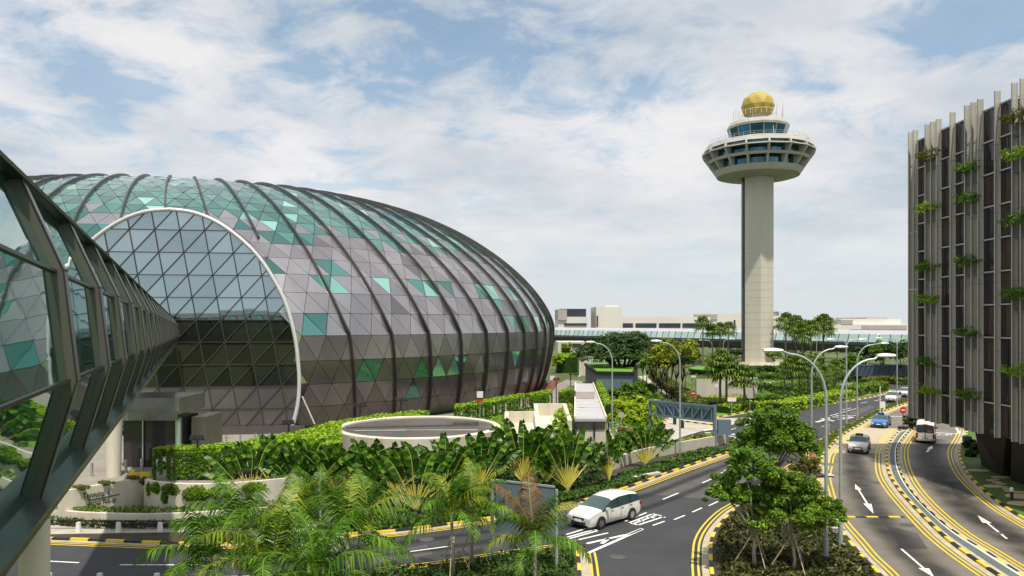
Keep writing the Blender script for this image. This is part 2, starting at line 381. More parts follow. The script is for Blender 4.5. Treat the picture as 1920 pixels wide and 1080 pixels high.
t=MB(); t.poly(lift(gp([(1340,782),(1375,776),(1420,768),(1437,762),(1400,757),(1350,762)]),.02)); struct('roadside_lawn',t,'lawn')
for pl in ([(1300,714),(1400,706),(1480,712),(1480,724),(1400,720),(1310,728)],[(1420,742),(1560,718),(1600,712),(1600,720),(1500,745),(1430,756)],[(1350,696),(1480,690),(1480,697),(1360,703)],[(1380,752),(1490,748),(1490,757),(1390,762)]):
    t=MB(); t.poly(lift(gp(pl),.018)); struct('plaza_path',t,'concrete')
t=MB(); t.poly(lift(gp([(1560,712),(1640,700),(1760,696),(1760,703),(1668,716),(1600,722)]),.016)); struct('roundabout_road',t,'asphalt_mid')
t=MB(); t.poly(lift(gp([(985,750),(1020,728),(1042,704),(1050,712),(1036,735),(1000,756)]),.03)); struct('red_planting_bed',t,mat('red_soil',(.16,.045,.03),.9,var=.4,scale=1))
# kerbs
YB=['kyellow','black']
def edge(line,road,lines=True,kn='kerb',gut=.38,seg=1.15,off=0.):
    struct(kn,kerb(line,-road,seg=seg),YB)
    m=MB(); strip(m,line,0,road*gut,.022); struct('gutter',m,'gutter')
    if lines:
        m=MB(); strip(m,line,road*.50,road*.62,.026); strip(m,line,road*.80,road*.92,.026); struct('yellow_lines',m,'wyellow')
edge(K1,-1); edge(K3,1); edge(K4,1); edge(KL,-1); edge(KR,1); edge(KC,-1); edge(MR,-1,gut=.5)
edge(ML,1,lines=False,gut=.2); edge(K2,-1,lines=False,gut=.25); edge(KJ,-1,lines=False)
edge(I1,1,kn='kerb'); edge(I1b,1,kn='kerb',gut=.6)
edge(GL([(1262,776),(1240,800),(1243,818),(1250,830)]),1,lines=False)
edge(GL([(1503,873),(1520,875),(1541,874)]),-1,lines=False,gut=.1)
# white paint on the roads
def dash(a,b,w=.13,z=.03,m='white'):
    p,q=G(*a),G(*b); d=(q-p); d.normalize(); n=V((-d.y,d.x,0))*w/2
    k=MB(); k.poly([V((v.x,v.y,z)) for v in (p-n,q-n,q+n,p+n)]); return k
wm=MB()
def addm(mb,o): mb.add(o.v,o.f)
for a,b in [((1243,937),(1272,925)),((1317,906),(1340,896)),((1352,888),(1365,879)),((1264,975),(1284,967)),((1298,961),(1316,953)),((1329,949),(1346,941)),((1356,935),(1371,928)),((1380,925),(1392,917)),((769,1035),(842,1025)),((225,1060),(374,1060)),((90,1053),(148,1056)),((1224,986),(1246,978)),((1540,800),(1556,797)),((1590,782),(1610,778)),((1640,752),(1652,749)),((1612,757),(1626,754)),((1580,769),(1596,765)),((1660,747),(1672,744)),((1690,741),(1700,738)),((1364,808),(1380,803)),((1396,798),(1410,794)),((1260,822),(1275,818)),((1290,815),(1306,811)),((1556,780),(1610,765)),((1544,822),(1562,812)),((1622,742),(1634,739))]:
    addm(wm,dash(a,b,.14))
struct('lane_dashes',wm,'wwhite')
# stretched lettering on the main road under the white people carrier (strokes as traced on the ground)
wm=MB()
for a,b in [((1172,978),(1212,962)),((1180,981),(1222,965)),((1187,983),(1232,966)),((1197,985),(1243,970)),((1183,982),(1196,985)),((1196,976),(1208,978)),((1208,970),(1228,972)),((1224,964),(1240,968)),((1238,970),(1248,971)),
            ((1062,1003),(1098,992)),((1064,1008),(1110,995)),((1060,1013),(1120,996)),((1062,1018),(1140,1000)),((1066,1015),(1086,1013)),((1098,991),(1120,995))]:
    addm(wm,dash(a,b,.17))
for a,b in [((1098,1040),(1204,993)),((1100,1020),(1180,1002)),((1128,1020),(1142,1010)),((1180,1002),(1204,992))]: addm(wm,dash(a,b,.24))
for a,b in [((1530,792),(1548,787)),((1540,785),(1564,790)),((1560,782),(1590,783)),((1566,779),(1596,780)),((1572,787),(1600,783)),((1318,808),(1350,803)),((1322,812),(1340,811)),((1370,815),(1400,812)),((1366,818),(1394,819)),((1378,822),(1402,817)),((1490,832),(1512,826)),((1493,826),(1517,826)),((1488,842),(1510,837))]: addm(wm,dash(a,b,.42))
struct('road_lettering',wm,'wwhite')
def arrow(name,tail,head,w=.13,hw=.27,hl=.38,both=False):
    p,q=G(*tail),G(*head); d=q-p; L=d.length; d.normalize(); n=V((-d.y,d.x,0)); k=MB(); z=V((0,0,.03))
    hb=q-d*L*hl; s=p if not both else p+d*L*.22
    k.poly([s-n*w/2+z,hb-n*w/2+z,hb+n*w/2+z,s+n*w/2+z]); k.poly([hb-n*hw+z,q+z,hb+n*hw+z])
    if both: k.poly([s+n*hw*.8+z,p+z,s-n*hw*.8+z])
    struct(name,k,'wwhite')
arrow('direction_arrow',(1603,908),(1638,964),both=True,hl=.3)
arrow('direction_arrow',(1888,1011),(1833,967),hl=.35)
arrow('direction_arrow',(1690,1030),(1752,1084),hl=.3)
arrow('direction_arrow',(1738,848),(1748,836),hl=.5,w=.2)
arrow('direction_arrow',(1086,706),(1087,697),w=.3,hw=.6)
wm=MB()
addm(wm,dash((1745,811),(1798,814),.35)); addm(wm,dash((1793,803),(1800,813),.25)); addm(wm,dash((1655,782),(1704,781),.3)); struct('stop_line',wm,'white')
def text(body,name,loc,size,rot,m,parent=None,sx=1,sy=1,ext=0.,al='CENTER'):
    c=bpy.data.curves.new(name,'FONT'); c.body=body; c.size=size; c.align_x=al; c.extrude=ext
    o=bpy.data.objects.new(name,c); COL.objects.link(o); o.location=loc; o.rotation_euler=rot; o.scale=(sx,sy,1); c.materials.append(M[m])
    if parent is not None: o.parent=parent
    return o
q=G(1781,817); t=text('STOP','stop_lettering',(q.x-.8,q.y,.035),1.0,(0,0,R(0)),'white',sx=1.25,sy=1.7); t['kind']='structure'
for i,(x,y,r_) in enumerate([(1158,1045,.34),(1330,925,.34),(800,1012,.34),(1700,985,.33),(1868,1000,.33),(1640,905,.33),(1480,800,.4)]):
    k=MB(); k.lathe([(r_,0),(r_*.9,.004)],18); k.lathe([(r_*1.35,-.006),(r_*1.3,-.003)],18); o=struct('manhole_cover',k,'roofdark'); o.location=G(x,y)+V((0,0,.03))
for i,(pl,m_) in enumerate([([(700,1040),(800,1022),(812,1040),(705,1060)],'asphalt_mid'),([(1450,820),(1500,806),(1512,815),(1462,832)],'asphalt_mid'),([(1590,775),(1630,760),(1640,764),(1600,781)],'asphalt_mid'),([(1660,985),(1720,1000),(1740,1030),(1690,1030)],'asphalt_mid'),([(1800,900),(1830,930),(1800,940),(1775,905)],'asphalt_mid')]):
    k=MB(); k.poly(lift(gp(pl),.0185)); struct('repair_patch',k,m_)
# speed hump (yellow/black) on the exit lane
a,b=G(1584,971),G(1697,971); 
sp=kerb([a,b],1,w=.3,h=.05,seg=.75); struct('speed_hump',sp,YB)
# worn tyre tracks: irregular darker stains along the lanes
def stain(name,line,d0,d1,z,seed):
    m,nt,b=new_mat(name); N=nt.nodes;L=nt.links
    b.inputs['Base Color'].default_value=(.018,.017,.016,1); b.inputs['Roughness'].default_value=.7
    tc=N.new('ShaderNodeTexCoord'); uv=tc.outputs['UV']; sx=N.new('ShaderNodeSeparateXYZ'); L.new(uv,sx.inputs[0])
    nz=N.new('ShaderNodeTexNoise'); nz.inputs['Scale'].default_value=.5; nz.inputs['Detail'].default_value=6; L.new(tc.outputs['Object'],nz.inputs['Vector'])
    # soft edge across the band
    ma=N.new('ShaderNodeMath'); ma.operation='SUBTRACT'; ma.inputs[1].default_value=.5; L.new(sx.outputs['Y'],ma.inputs[0])
    mb_=N.new('ShaderNodeMath'); mb_.operation='ABSOLUTE'; L.new(ma.outputs[0],mb_.inputs[0])
    mr=N.new('ShaderNodeMapRange'); mr.interpolation_type='SMOOTHSTEP'; mr.inputs['From Min'].default_value=.5; mr.inputs['From Max'].default_value=.05; mr.inputs['To Min'].default_value=0; mr.inputs['To Max'].default_value=1.1; L.new(mb_.outputs[0],mr.inputs['Value'])
    mu=N.new('ShaderNodeMath'); mu.operation='MULTIPLY'; L.new(mr.outputs[0],mu.inputs[0]); L.new(nz.outputs['Fac'],mu.inputs[1])
    tr=N.new('ShaderNodeBsdfTransparent'); ms=N.new('ShaderNodeMixShader'); L.new(mu.outputs[0],ms.inputs[0]); L.new(tr.outputs[0],ms.inputs[1]); L.new(b.outputs[0],ms.inputs[2])
    L.new(ms.outputs[0],nt.nodes['Material Output'].inputs['Surface'])
    k=MB(); strip(k,line,d0,d1,z); o=struct(name,k,m)
    me=o.data; ul=me.uv_layers.new(name='UV')
    for p in me.polygons:
        for li,(u,v) in zip(p.loop_indices,[(0,0),(1,0),(1,1),(0,1)]): ul.data[li].uv=(u,v)
BL=GL([(1602,848),(1600,862),(1608,893),(1622,930),(1650,975),(1690,1020),(1740,1065),(1830,1140)])
stain('tyre_stain',BL,-1.5,1.5,.019,1)
stain('tyre_stain',K1[24:],-3.0,-1.7,.020,3); stain('tyre_stain',K1[24:],-4.9,-3.7,.020,4)
CL=between(KR,KC,.5); stain('tyre_stain',CL[8:],-1.7,1.7,.019,2)
# ================================================================ GLASS DOME
DP=(-68.328,170.291,93.626,75.199,1.86729,11.771,24.542,.457285,.333477,-.0790936,1.304184)
def dome(ph,t):
    cx,cy,a,b,rot,z0,cu,k,tb,tw,ex=DP
    ct,st=math.cos(t),math.sin(t)
    s=1-k+k*math.copysign(abs(ct)**ex,ct)
    z=z0+cu*st**ex if st>0 else z0+z0*st/math.sin(tb)
    q=ph+tw*t; lx=a*s*math.cos(q); ly=b*s*math.sin(q); c,sn=math.cos(rot),math.sin(rot)
    return V((cx+lx*c-ly*sn,cy+lx*sn+ly*c,z))
T=thing('domed_building','huge oval steel and glass dome with slanting ribs and a round arched window','building',(-68.3,170.3,0))
# rows of equal height along the shell
ts=[-DP[8]]; tt=ts[0]
while tt<1.95:
    p=dome(3.6,tt); 
    while tt<2.2 and (dome(3.6,tt)-p).length<2.95: tt+=.004
    ts.append(tt)
NC=160; dph=2*math.pi/NC
PN=V((.14,-.99,0)).normalized(); PQ=V((-25.8,88.3,0)); PU=V((-PN.y,PN.x,0))     # plane of the arched window
def px_plane(px,py):
    d=V(((px-960)/F,1,(HY-py)/F)); o=V((0,0,HC)); t=(PQ-o).dot(PN)/d.dot(PN); return o+d*t
ringpx=[(548,802),(558,760),(561,725),(560,690),(553,632),(536,570),(511,520),(480,476),(440,439),(400,413),(360,398),(320,393),(280,396),(240,405),(200,420),(160,446)]
rp=[px_plane(*q) for q in ringpx]; ru=[((p-PQ).dot(PU),p.z) for p in rp]
u0=(px_plane(318,393)-PQ).dot(PU); right=[x for x in ru if x[0]>u0]; left=[(2*u0-a,b) for a,b in right][::-1]
outline=smoothline([(a,b,0) for a,b in right+left],5)
oz=[(v.x,max(v.y,0.05)) for v in outline]
def P3(u,z,o=0.): return PQ+PU*u+V((0,0,z))+PN*o
random.seed(11)
pan=MB(); rowshade=[random.random() for _ in range(60)]
def pt(j,r): return dome((j+.5*(r%2))*dph,ts[r])
prev={}
for r in range(len(ts)-1):
    for j in range(NC):
        if r%2==0: tris=[(pt(j,r),pt(j+1,r),pt(j,r+1)),(pt(j+1,r),pt(j+1,r+1),pt(j,r+1))]
        else: tris=[(pt(j,r),pt(j+1,r),pt(j+1,r+1)),(pt(j,r),pt(j+1,r+1),pt(j,r+1))]
        for q,tr in enumerate(tris):
            c=(tr[0]+tr[1]+tr[2])/3
            if c.y>215 and c.z<30: continue
            if (c-PQ).dot(PN)>-1.6 and oz and inpoly((c-PQ).dot(PU),c.z,oz): continue
            ph=(j*dph)
            hgt=c.z+3.0*noise.noise(V((ph*9,c.z*.15,3.1)))+random.uniform(-1.6,1.6)
            pg=0.03
            if hgt>26.5: pg=.96
            elif hgt>24.3: pg=.5
            elif r==2: pg=.11
            elif r in (4,6): pg=.23
            elif r==7: pg=.06
            if ph>4.12 and r>3 and ph<5: pg=.9
            if prev.get((r,j))=='g' and q==1 and pg<.3: pg=.6
            if random.random()<pg:
                mi=3 if random.random()<(.93 if hgt>24 else .62) else 4; prev[(r,j)]='g'
            else:
                x=random.random()*.55+.45*rowshade[r]+.25*noise.noise(V((ph*14,c.z*.4,9.)))
                mi=0 if x<.50 else (1 if x<.80 else 2)
                if r<=1: mi=5 if r==0 or x>.55 else 2
                elif r==2: mi=2 if x>.35 else 1
            n=(tr[1]-tr[0]).cross(tr[2]-tr[0]).normalized()
            jit=rdir()*.018 if mi>2 else V((0,0,0))
            # inset panel, its joints stay open over the dark lining
            vs=[c+(p-c)*(.972 if mi in (0,1,2,5) else .955)+n*(p-c).dot(jit) for p in tr]
            pan.add(vs,[[0,1,2]],mi)
cladding=pan.build('cladding_panels',['panel0','panel1','panel2','dglass','dglass2','panel3'],T,off=T.location)
ln=MB()
for r in range(len(ts)-1):
    for j in range(NC):
        a,b=pt(j,r),pt(j+1,r)
        if r%2==0: tris=[(pt(j,r),pt(j+1,r),pt(j,r+1)),(pt(j+1,r),pt(j+1,r+1),pt(j,r+1))]
        else: tris=[(pt(j,r),pt(j+1,r),pt(j+1,r+1)),(pt(j,r),pt(j+1,r+1),pt(j,r+1))]
        for tr in tris:
            c=(tr[0]+tr[1]+tr[2])/3
            if c.y>215 and c.z<30: continue
            if (c-PQ).dot(PN)>-1.6 and inpoly((c-PQ).dot(PU),c.z,oz): continue
            n=(tr[1]-tr[0]).cross(tr[2]-tr[0]).normalized()*.07
            ln.add([p-n for p in tr],[[0,1,2]])
ln.build('shell_lining','bronze_dark',T,off=T.location)
NR=80
for k in range(NR):
    path=[]
    for i in range(70):
        t=-DP[8]+(2.0+DP[8])*i/69
        p=dome(k*2*dph,t); p2=dome(k*2*dph,t+.01)
        if p.y>225: continue
        # outward normal
        tn=(p2-p).normalized(); an=(dome(k*2*dph+.01,t)-p).normalized(); nn=an.cross(tn).normalized()
        if nn.dot(p-V((-68,170,8)))<0: nn=-nn
        s=(p-PQ).dot(PN); u=(p-PQ).dot(PU)
        inside=inpoly(u,p.z-1.2 if p.z>13 else p.z,oz) and s>-9
        if inside or (s>-.3 and -26<u<0 and inpoly(u,p.z,oz)): path=[] if p.z<16 else path; continue
        path.append((p,nn,an))
    if len(path)<4 or max(p[0].y for p in path)<60: continue
    rb=MB(); vs=[];fs=[]
    for p,nn,an in path:
        vs+=[p-an*.14-nn*.1,p-an*.10+nn*.36,p+an*.10+nn*.36,p+an*.14-nn*.1]
    for i in range(len(path)-1):
        for q in range(4): fs.append([i*4+q,i*4+(q+1)%4,(i+1)*4+(q+1)%4,(i+1)*4+q])
    fs+=[[0,1,2,3],[4*len(path)-1-i for i in range(4)]]
    rb.add(vs,fs); rb.build('rib','rib',T,off=T.location)
# arched window: triangulated panes in one vertical plane inside a white rim
bm=bmesh.new(); bm.faces.new([bm.verts.new(P3(a,b,.05)) for a,b in oz])
def cut(pu,pz,du,dz):
    nrm=(PU*du+V((0,0,dz))).cross(PN)
    bmesh.ops.bisect_plane(bm,geom=bm.verts[:]+bm.edges[:]+bm.faces[:],plane_co=P3(pu,pz),plane_no=nrm,dist=1e-4)
zb=13.32; 
for i in range(-6,8): cut(0,zb+2.6*i,1,0)
for i in range(-25,6):
    cut(2.75*i,zb,-.45,2.6); cut(2.75*i,zb,2.3,2.6)
win=MB(); mul=MB()
for f in bm.faces:
    c=f.calc_center_median(); tl=rdir()*.012; vs=[c+(v.co-c)*.985+PN*(v.co-c).dot(tl) for v in f.verts]
    win.add(vs,[list(range(len(vs)))],3 if 4.9<c.z<13.32 else (0 if c.z>4.9 else (1 if random.random()<.6 else 2)))
aw=win.build('arched_window',['wglass','panel3','panel2','wglass_low'],T,off=T.location)
for e in bm.edges:
    if len(e.link_faces)<2: continue
    a,b=e.verts[0].co,e.verts[1].co; mul.bar(a+PN*.05,b+PN*.05,.10,.10,0,PN)
bm.free()
mul.build('mullions','rib',aw,off=T.location)
rim=MB(); 
rim.tube([P3(a,b,.1) for a,b in oz],.23,10); rim.build('window_rim','rimwhite',aw,smooth=True,off=T.location)
col=MB()
for (a,b),(c,d) in zip(oz,oz[1:]):
    e=lambda b: 9.*max(0,(b-8)/20)**1.5+1.0
    col.add([P3(a,b,.1),P3(c,d,.1),P3(c,d,-e(d)),P3(a,b,-e(b))],[[0,1,2,3]])
col.build('window_collar','panel1',aw,off=T.location)
st=MB(); st.bar(px_plane(568,742)+PN*.6,px_plane(592,793)+PN*1.,.12,mi=0); st.build('stay_rod','rimwhite',T,off=T.location)
pw=MB(); a_,b_=P3((px_plane(250,700)-PQ).dot(PU),0,.5),P3((px_plane(572,700)-PQ).dot(PU),0,.5); pw.bar(a_+V((0,0,.45)),b_+V((0,0,.45)),.5,.95); pw.build('plinth_wall','panel3',T,off=T.location)
# dark plinth and entrance on the near left
E=thing('entrance_porch','grey metal porch with dark glass doors at the foot of the dome','porch',G(258,882,1.3))
eo=E.location
pm=MB(); a=P(238,790,64); pm.box((eo.x+.3,eo.y+3.4,1.3+5.0),(5.2,5.0,1.3)); pm.box((eo.x+.3,eo.y+.85,1.3+4.2),(4.9,.25,.7)); pm.build('canopy','sillmetal',E,off=eo)
pm=MB(); pm.box((eo.x+.3,eo.y+3.5,1.3+1.95),(4.3,4.2,3.9)); pm.build('door_glass','hotelglass',E,off=eo)
pm=MB(); pm.box((eo.x+2.65,eo.y+1.3,1.3+2),(.35,.3,4.)); pm.build('door_frame','linkglass',E,off=eo)
pm=MB(); pm.box((eo.x-.2,eo.y+1.25,1.3+1.95),(.08,.1,3.9)); pm.build('door_post','linkglass',E,off=eo)
pm=MB(); pm.box((eo.x+3.4,eo.y+5.2,1.3+1.6),(1.2,3.6,4.4)); pm.build('side_wall','bronze',E,off=eo)
# ================================================================ LINK BRIDGE (near left)
uD=V((-37.9+9.4,85-15.4,0)); LEN=uD.length; uD.normalize(); nD=V((uD.y,-uD.x,0)); 
def on_plane(px,py,p0):
    d=V(((px-960)/F,1,(HY-py)/F)); o=V((0,0,HC)); t=(p0-o).dot(uD)/d.dot(uD); return o+d*t
A0=V((-9.4,15.4,0)); A1=V((-37.9,85,0))
near=[on_plane(x,y,A0) for x,y in [(22,333),(105,510),(130,712),(62,930),(70,960)]]
far=[on_plane(x,y,A1) for x,y in [(322,596),(333,611),(336,629),(329,639),(331,642)]]
def sec(s,i):      # s: metres along the bridge from the first frame
    return near[i].lerp(far[i],s/LEN)
def nrm_at(s,i,j):
    a=sec(s,i);b=sec(s,j); v=(b-a).cross(uD); v.normalize(); return v if v.dot(nD)>0 else -v
B=thing('link_bridge','bronze framed glass footbridge with folded sides leading to the dome','footbridge',A0)
bo=A0
sta=[(d-15.4)/.9255 for d in [2.6,5.2,8.4,15.4,20.7,25.2,29.9,34.2,38.4,42.5,46.5,50.4,54.2,58,61.6,65.2,68.7,72.1,75.4,78.6,81.7,84.6]]
sta=[x for x in sta if x>-13.2]
for s in sta:
    k=1-.45*max(0,s)/LEN
    pr=.17*k; wd=(.26+.0165*max(0,s))*k
    fm=MB(); ns=[nrm_at(s,0,1),(nrm_at(s,0,1)+nrm_at(s,1,2)).normalized(),(nrm_at(s,1,2)+nrm_at(s,2,3)).normalized(),nrm_at(s,2,3)]
    vs=[];fs=[]
    for i in range(4):
        p=sec(s,i)
        vs+=[p-ns[i]*.1-uD*wd*.95,p+ns[i]*pr-uD*wd,p+ns[i]*pr+uD*wd,p-ns[i]*.1+uD*wd]
    for i in range(3):
        for q in range(4): fs.append([i*4+q,i*4+(q+1)%4,(i+1)*4+(q+1)%4,(i+1)*4+q])
    fs+=[[0,1,2,3],[15,14,13,12]]
    fm.add(vs,fs); o=fm.build('frame','bronze',B,off=bo)
    jb=MB()
    for i in (1,2): jb.bar(sec(s,i)+ns[i]*(pr+.006)-uD*wd*1.01,sec(s,i)+ns[i]*(pr+.006)+uD*wd*1.01,.03,.03)
    for i in range(3): jb.bar(sec(s,i)+ns[i]*(pr+.004)-uD*wd*.98,sec(s,i+1)+ns[i+1]*(pr+.004)-uD*wd*.98,.05,.03)
    jb.build('joint','black',o,off=bo)
for a,b in zip(sta,sta[1:]):
    gm=MB()
    for i in range(3): 
        j=[random.uniform(-.012,.012) for _ in range(4)]
        n=nrm_at(a,i,i+1); gm.add([sec(a,i)+n*j[0],sec(b,i)+n*j[1],sec(b,i+1)+n*j[2],sec(a,i+1)+n*j[3]],[[0,1,2,3]])
    o=gm.build('window_pane','bridgeglass',B,off=bo)
    mm=MB()
    for i in (1,2): mm.bar(sec(a,i)+nD*.03,sec(b,i)+nD*.03,.06,.06)
    mm.build('transom','bronze_dark',o,off=bo)
s0,s1=sta[0],sta[-1]+.6
def longbox(name,m,pts_fn):
    k=MB(); A=pts_fn(s0);Bq=pts_fn(s1); n=len(A); k.add(A+Bq,[[i,(i+1)%n,n+(i+1)%n,n+i] for i in range(n)]+[list(range(n)),[2*n-1-i for i in range(n)]]); return k.build(name,m,B,off=bo)
def kf(s): return 1-.45*max(0,s)/LEN
longbox('sill_beam','sillmetal',lambda s:[sec(s,3)-nD*.2,sec(s,3)+nD*.52*kf(s)+V((0,0,.02)),sec(s,4)+nD*.22*kf(s),sec(s,4)-nD*.2])
longbox('soffit','bronze',lambda s:[sec(s,4)+nD*.19*kf(s)-V((0,0,.02)),sec(s,4)-V((0,0,.45*kf(s))),sec(s,4)-nD*4.2*kf(s)-V((0,0,.7*kf(s))),sec(s,4)-nD*4.2*kf(s)])
longbox('roof','bronze_dark',lambda s:[sec(s,0)+nD*.12-V((0,0,.08*kf(s))),sec(s,0)+nD*.28*kf(s)-V((0,0,.06*kf(s))),sec(s,0)+nD*.1+V((0,0,.06*kf(s))),sec(s,0)-nD*3.5*kf(s)+V((0,0,.5)),sec(s,0)-nD*3.5*kf(s)])
longbox('roof_edge','sillmetal',lambda s:[sec(s,0)+nD*.29*kf(s)-V((0,0,.05*kf(s))),sec(s,0)+nD*.33*kf(s)+V((0,0,.01*kf(s))),sec(s,0)+nD*.12*kf(s)+V((0,0,.13*kf(s))),sec(s,0)+nD*.1*kf(s)+V((0,0,.07*kf(s)))])
longbox('far_side_wall','bronze_dark',lambda s:[sec(s,0)-nD*3.5*kf(s),sec(s,1)-nD*4.4*kf(s),sec(s,2)-nD*4.6*kf(s),sec(s,4)-nD*4.2*kf(s),sec(s,4)-nD*3.9*kf(s),sec(s,0)-nD*3.3*kf(s)])
longbox('floor_inside','bronze_dark',lambda s:[sec(s,3)-nD*.2+V((0,0,.05)),sec(s,3)-nD*3.9*kf(s)+V((0,0,.05)),sec(s,3)-nD*3.9*kf(s),sec(s,3)-nD*.2])
c=MB(); cp=on_plane(65,985,V((-11.6,18.3,0))); c.lathe([(.33,0),(.33,cp.z+.15)],24); o=c.build('bridge_column','cream',smooth=True,sharp=40); o.location=(cp.x,cp.y,0); tag(o,'round cream concrete column under the near end of the bridge','column')
c=MB(); q=G(213,893,1.3); c.lathe([(.50,0),(.62,4.6)],24); o=c.build('bridge_column','cream',smooth=True,sharp=40); o.location=q; tag(o,'tapered cream column beside the dark glass doors','column')
# ================================================================ CONTROL TOWER
TX,TY=72.1,219.; tw=thing('control_tower','tall concrete airport control tower with yellow radar dome on top','tower',(TX,TY,0))
sh=MB(); ph=R(-98); sh.lathe([(4.62,0.9),(4.62,56.6)],6,ph=ph); 
o=sh.build('shaft','tower',tw)
sj=MB()
for k in range(1,26): sj.lathe([(4.64,.9+2.15*k),(4.64,.9+2.15*k+.06)],6,ph=ph,cap=False)
sj.build('panel_joint','tower_pale',o)
dk=MB(); dk.box((-4.6,-.6,28.5),(.5,1.2,55.2)); dk.build('shaded_face_strip','fardark',tw)  # dark strip standing in for the shaft's shaded left face
def ringband(mb,prof,mi=0,th=.5,n=16,ph0=R(-97)):
    mb.lathe(prof,n,ph=ph0,cap=False,mi=mi); mb.lathe([(r-th,z) for r,z in prof][::-1],n,ph=ph0,cap=False,mi=mi)
    for (r,z) in (prof[0],prof[-1]): mb.lathe([(r-th,z),(r,z)] if (r,z)==prof[0] else [(r,z),(r-th,z)],n,ph=ph0,cap=False,mi=mi)
hd=MB(); ringband(hd,[(11.7,55.9),(12.8,57.5)]); ringband(hd,[(14.2,59.7),(14.7,60.4)]); ringband(hd,[(16.05,62.2),(15.9,62.6)]); ringband(hd,[(15.3,63.5),(14.6,64.9)])
hd.lathe([(10.6,57.5),(12.8,57.45)],16,ph=R(-97),cap=False); hd.lathe([(11.,60.4),(14.7,60.35)],16,ph=R(-97),cap=False); hd.lathe([(11.,62.6),(16,62.55)],16,ph=R(-97),cap=False)
for k in range(16):
    a=R(-97)+2*math.pi*k/16; d=V((math.cos(a),math.sin(a),0)); tg=V((-d.y,d.x,0))*.22
    pr=[(11.8,56.2),(16.05,62.25),(15.3,63.6),(9.5,63.6),(9.5,56.2)]
    vs=[d*r+V((0,0,z))-tg for r,z in pr]+[d*r+V((0,0,z))+tg for r,z in pr]; n=5
    hd.add(vs,[[0,1,2,3,4],[9,8,7,6,5]]+[[i,i+5,(i+1)%5+5,(i+1)%5] for i in range(5)])
o=hd.build('observation_deck','tower_pale',tw)
gl=MB()
for k in range(16):
    for q in range(4):
        for (r,z0,z1) in ((11.5,57.5,59.9),(13.1,60.4,62.5),(14.4,62.7,63.5)):
            a0=R(-97)+2*math.pi*(k+q/4)/16; a1=R(-97)+2*math.pi*(k+(q+.96)/4)/16
            gl.add([(r*math.cos(a0),r*math.sin(a0),z0),(r*math.cos(a1),r*math.sin(a1),z0),(r*math.cos(a1),r*math.sin(a1),z1),(r*math.cos(a0),r*math.sin(a0),z1)],[[0,1,2,3]])
gl.build('deck_window','deckglass',o)
sf=MB(); sf.lathe([(4.4,55.2),(10.8,55.55),(11.65,55.8),(11.2,56.4)],32); sf.build('soffit','tower_dark',tw,smooth=True,sharp=30)
rf=MB(); rf.lathe([(14.55,64.7),(14.3,64.95),(8.5,65.1),(8.2,66.5),(7.6,66.65)],32); rf.build('roof_deck','tower_pale',tw)
rl=MB()
for zz in (65.5,66.): rl.lathe([(13.9,zz),(13.9,zz+.06)],32,cap=False)
for k in range(32): a=2*math.pi*k/32; rl.box((13.9*math.cos(a),13.9*math.sin(a),65.5),(.07,.07,1.1))
rl.build('railing','tower_pale',tw)
cb_=MB(); n=14
for k in range(n):
    a0=R(-97)+2*math.pi*(k+.03)/n;a1=R(-97)+2*math.pi*(k+.97)/n
    cb_.add([(7.7*math.cos(a0),7.7*math.sin(a0),66.5),(7.7*math.cos(a1),7.7*math.sin(a1),66.5),(8.5*math.cos(a1),8.5*math.sin(a1),69.7),(8.5*math.cos(a0),8.5*math.sin(a0),69.7)],[[0,1,2,3]])
o=cb_.build('cab','cabglass',tw)
cf=MB(); cf.lathe([(7.62,66.5),(8.42,69.7)],n,ph=R(-97),cap=False)
for k in range(n): a=R(-97)+2*math.pi*k/n; cf.bar((7.72*math.cos(a),7.72*math.sin(a),66.5),(8.55*math.cos(a),8.55*math.sin(a),69.7),.13)
cf.build('cab_frame','tower_pale',o)
cr=MB(); cr.lathe([(8.65,69.6),(8.8,70.2),(8.25,71.3),(5.0,71.7),(3.0,72.0),(2.9,73.7)],n,ph=R(-97)); cr.build('cab_roof','tower_pale',tw)
bm=bmesh.new(); bmesh.ops.create_icosphere(bm,subdivisions=2,radius=1); me=bpy.data.meshes.new('radome')
for v in bm.verts: v.co=V((v.co.x*4.75,v.co.y*4.75,max(v.co.z,-.66)*4.35))
bm.to_mesh(me); bm.free(); me.materials.append(M['radome']); o=bpy.data.objects.new('radar_dome',me); COL.objects.link(o); o.parent=tw; o.location=(0,0,76.35)
rb=MB(); 
for k in range(22):
    a=2*math.pi*k/22; rb.box((5.3*math.cos(a),5.3*math.sin(a),74.0),(.07,.07,1.5))
rb.lathe([(5.3,74.7),(5.3,74.8)],22,cap=False); rb.build('railing','white',tw)
for k,(a,h) in enumerate([(-170,3.3),(-160,2.2),(-20,4.5),(-32,2.5),(-5,2),(-120,2),(-60,3),(170,3),(-145,2.4)]):
    am=MB(); am.tube([(6.9*math.cos(R(a)),6.9*math.sin(R(a)),71.3),(6.9*math.cos(R(a)),6.9*math.sin(R(a)),72.4+h)],.06,5); am.build('antenna','tower_pale',tw)
for k,(a,h) in enumerate([(-35,3.),(-28,2.2),(-150,2.5),(-90,1.6),(-72,2.)]):
    am=MB(); am.tube([(13.*math.cos(R(a)),13.*math.sin(R(a)),64.9),(13.*math.cos(R(a)),13.*math.sin(R(a)),65.9+h)],.06,5); am.build('antenna','white',tw)
pl=MB(); pl.lathe([(11,0),(11,1.9),(10.4,1.9),(10.4,1.)],40); pl.build('plinth','cream',tw)
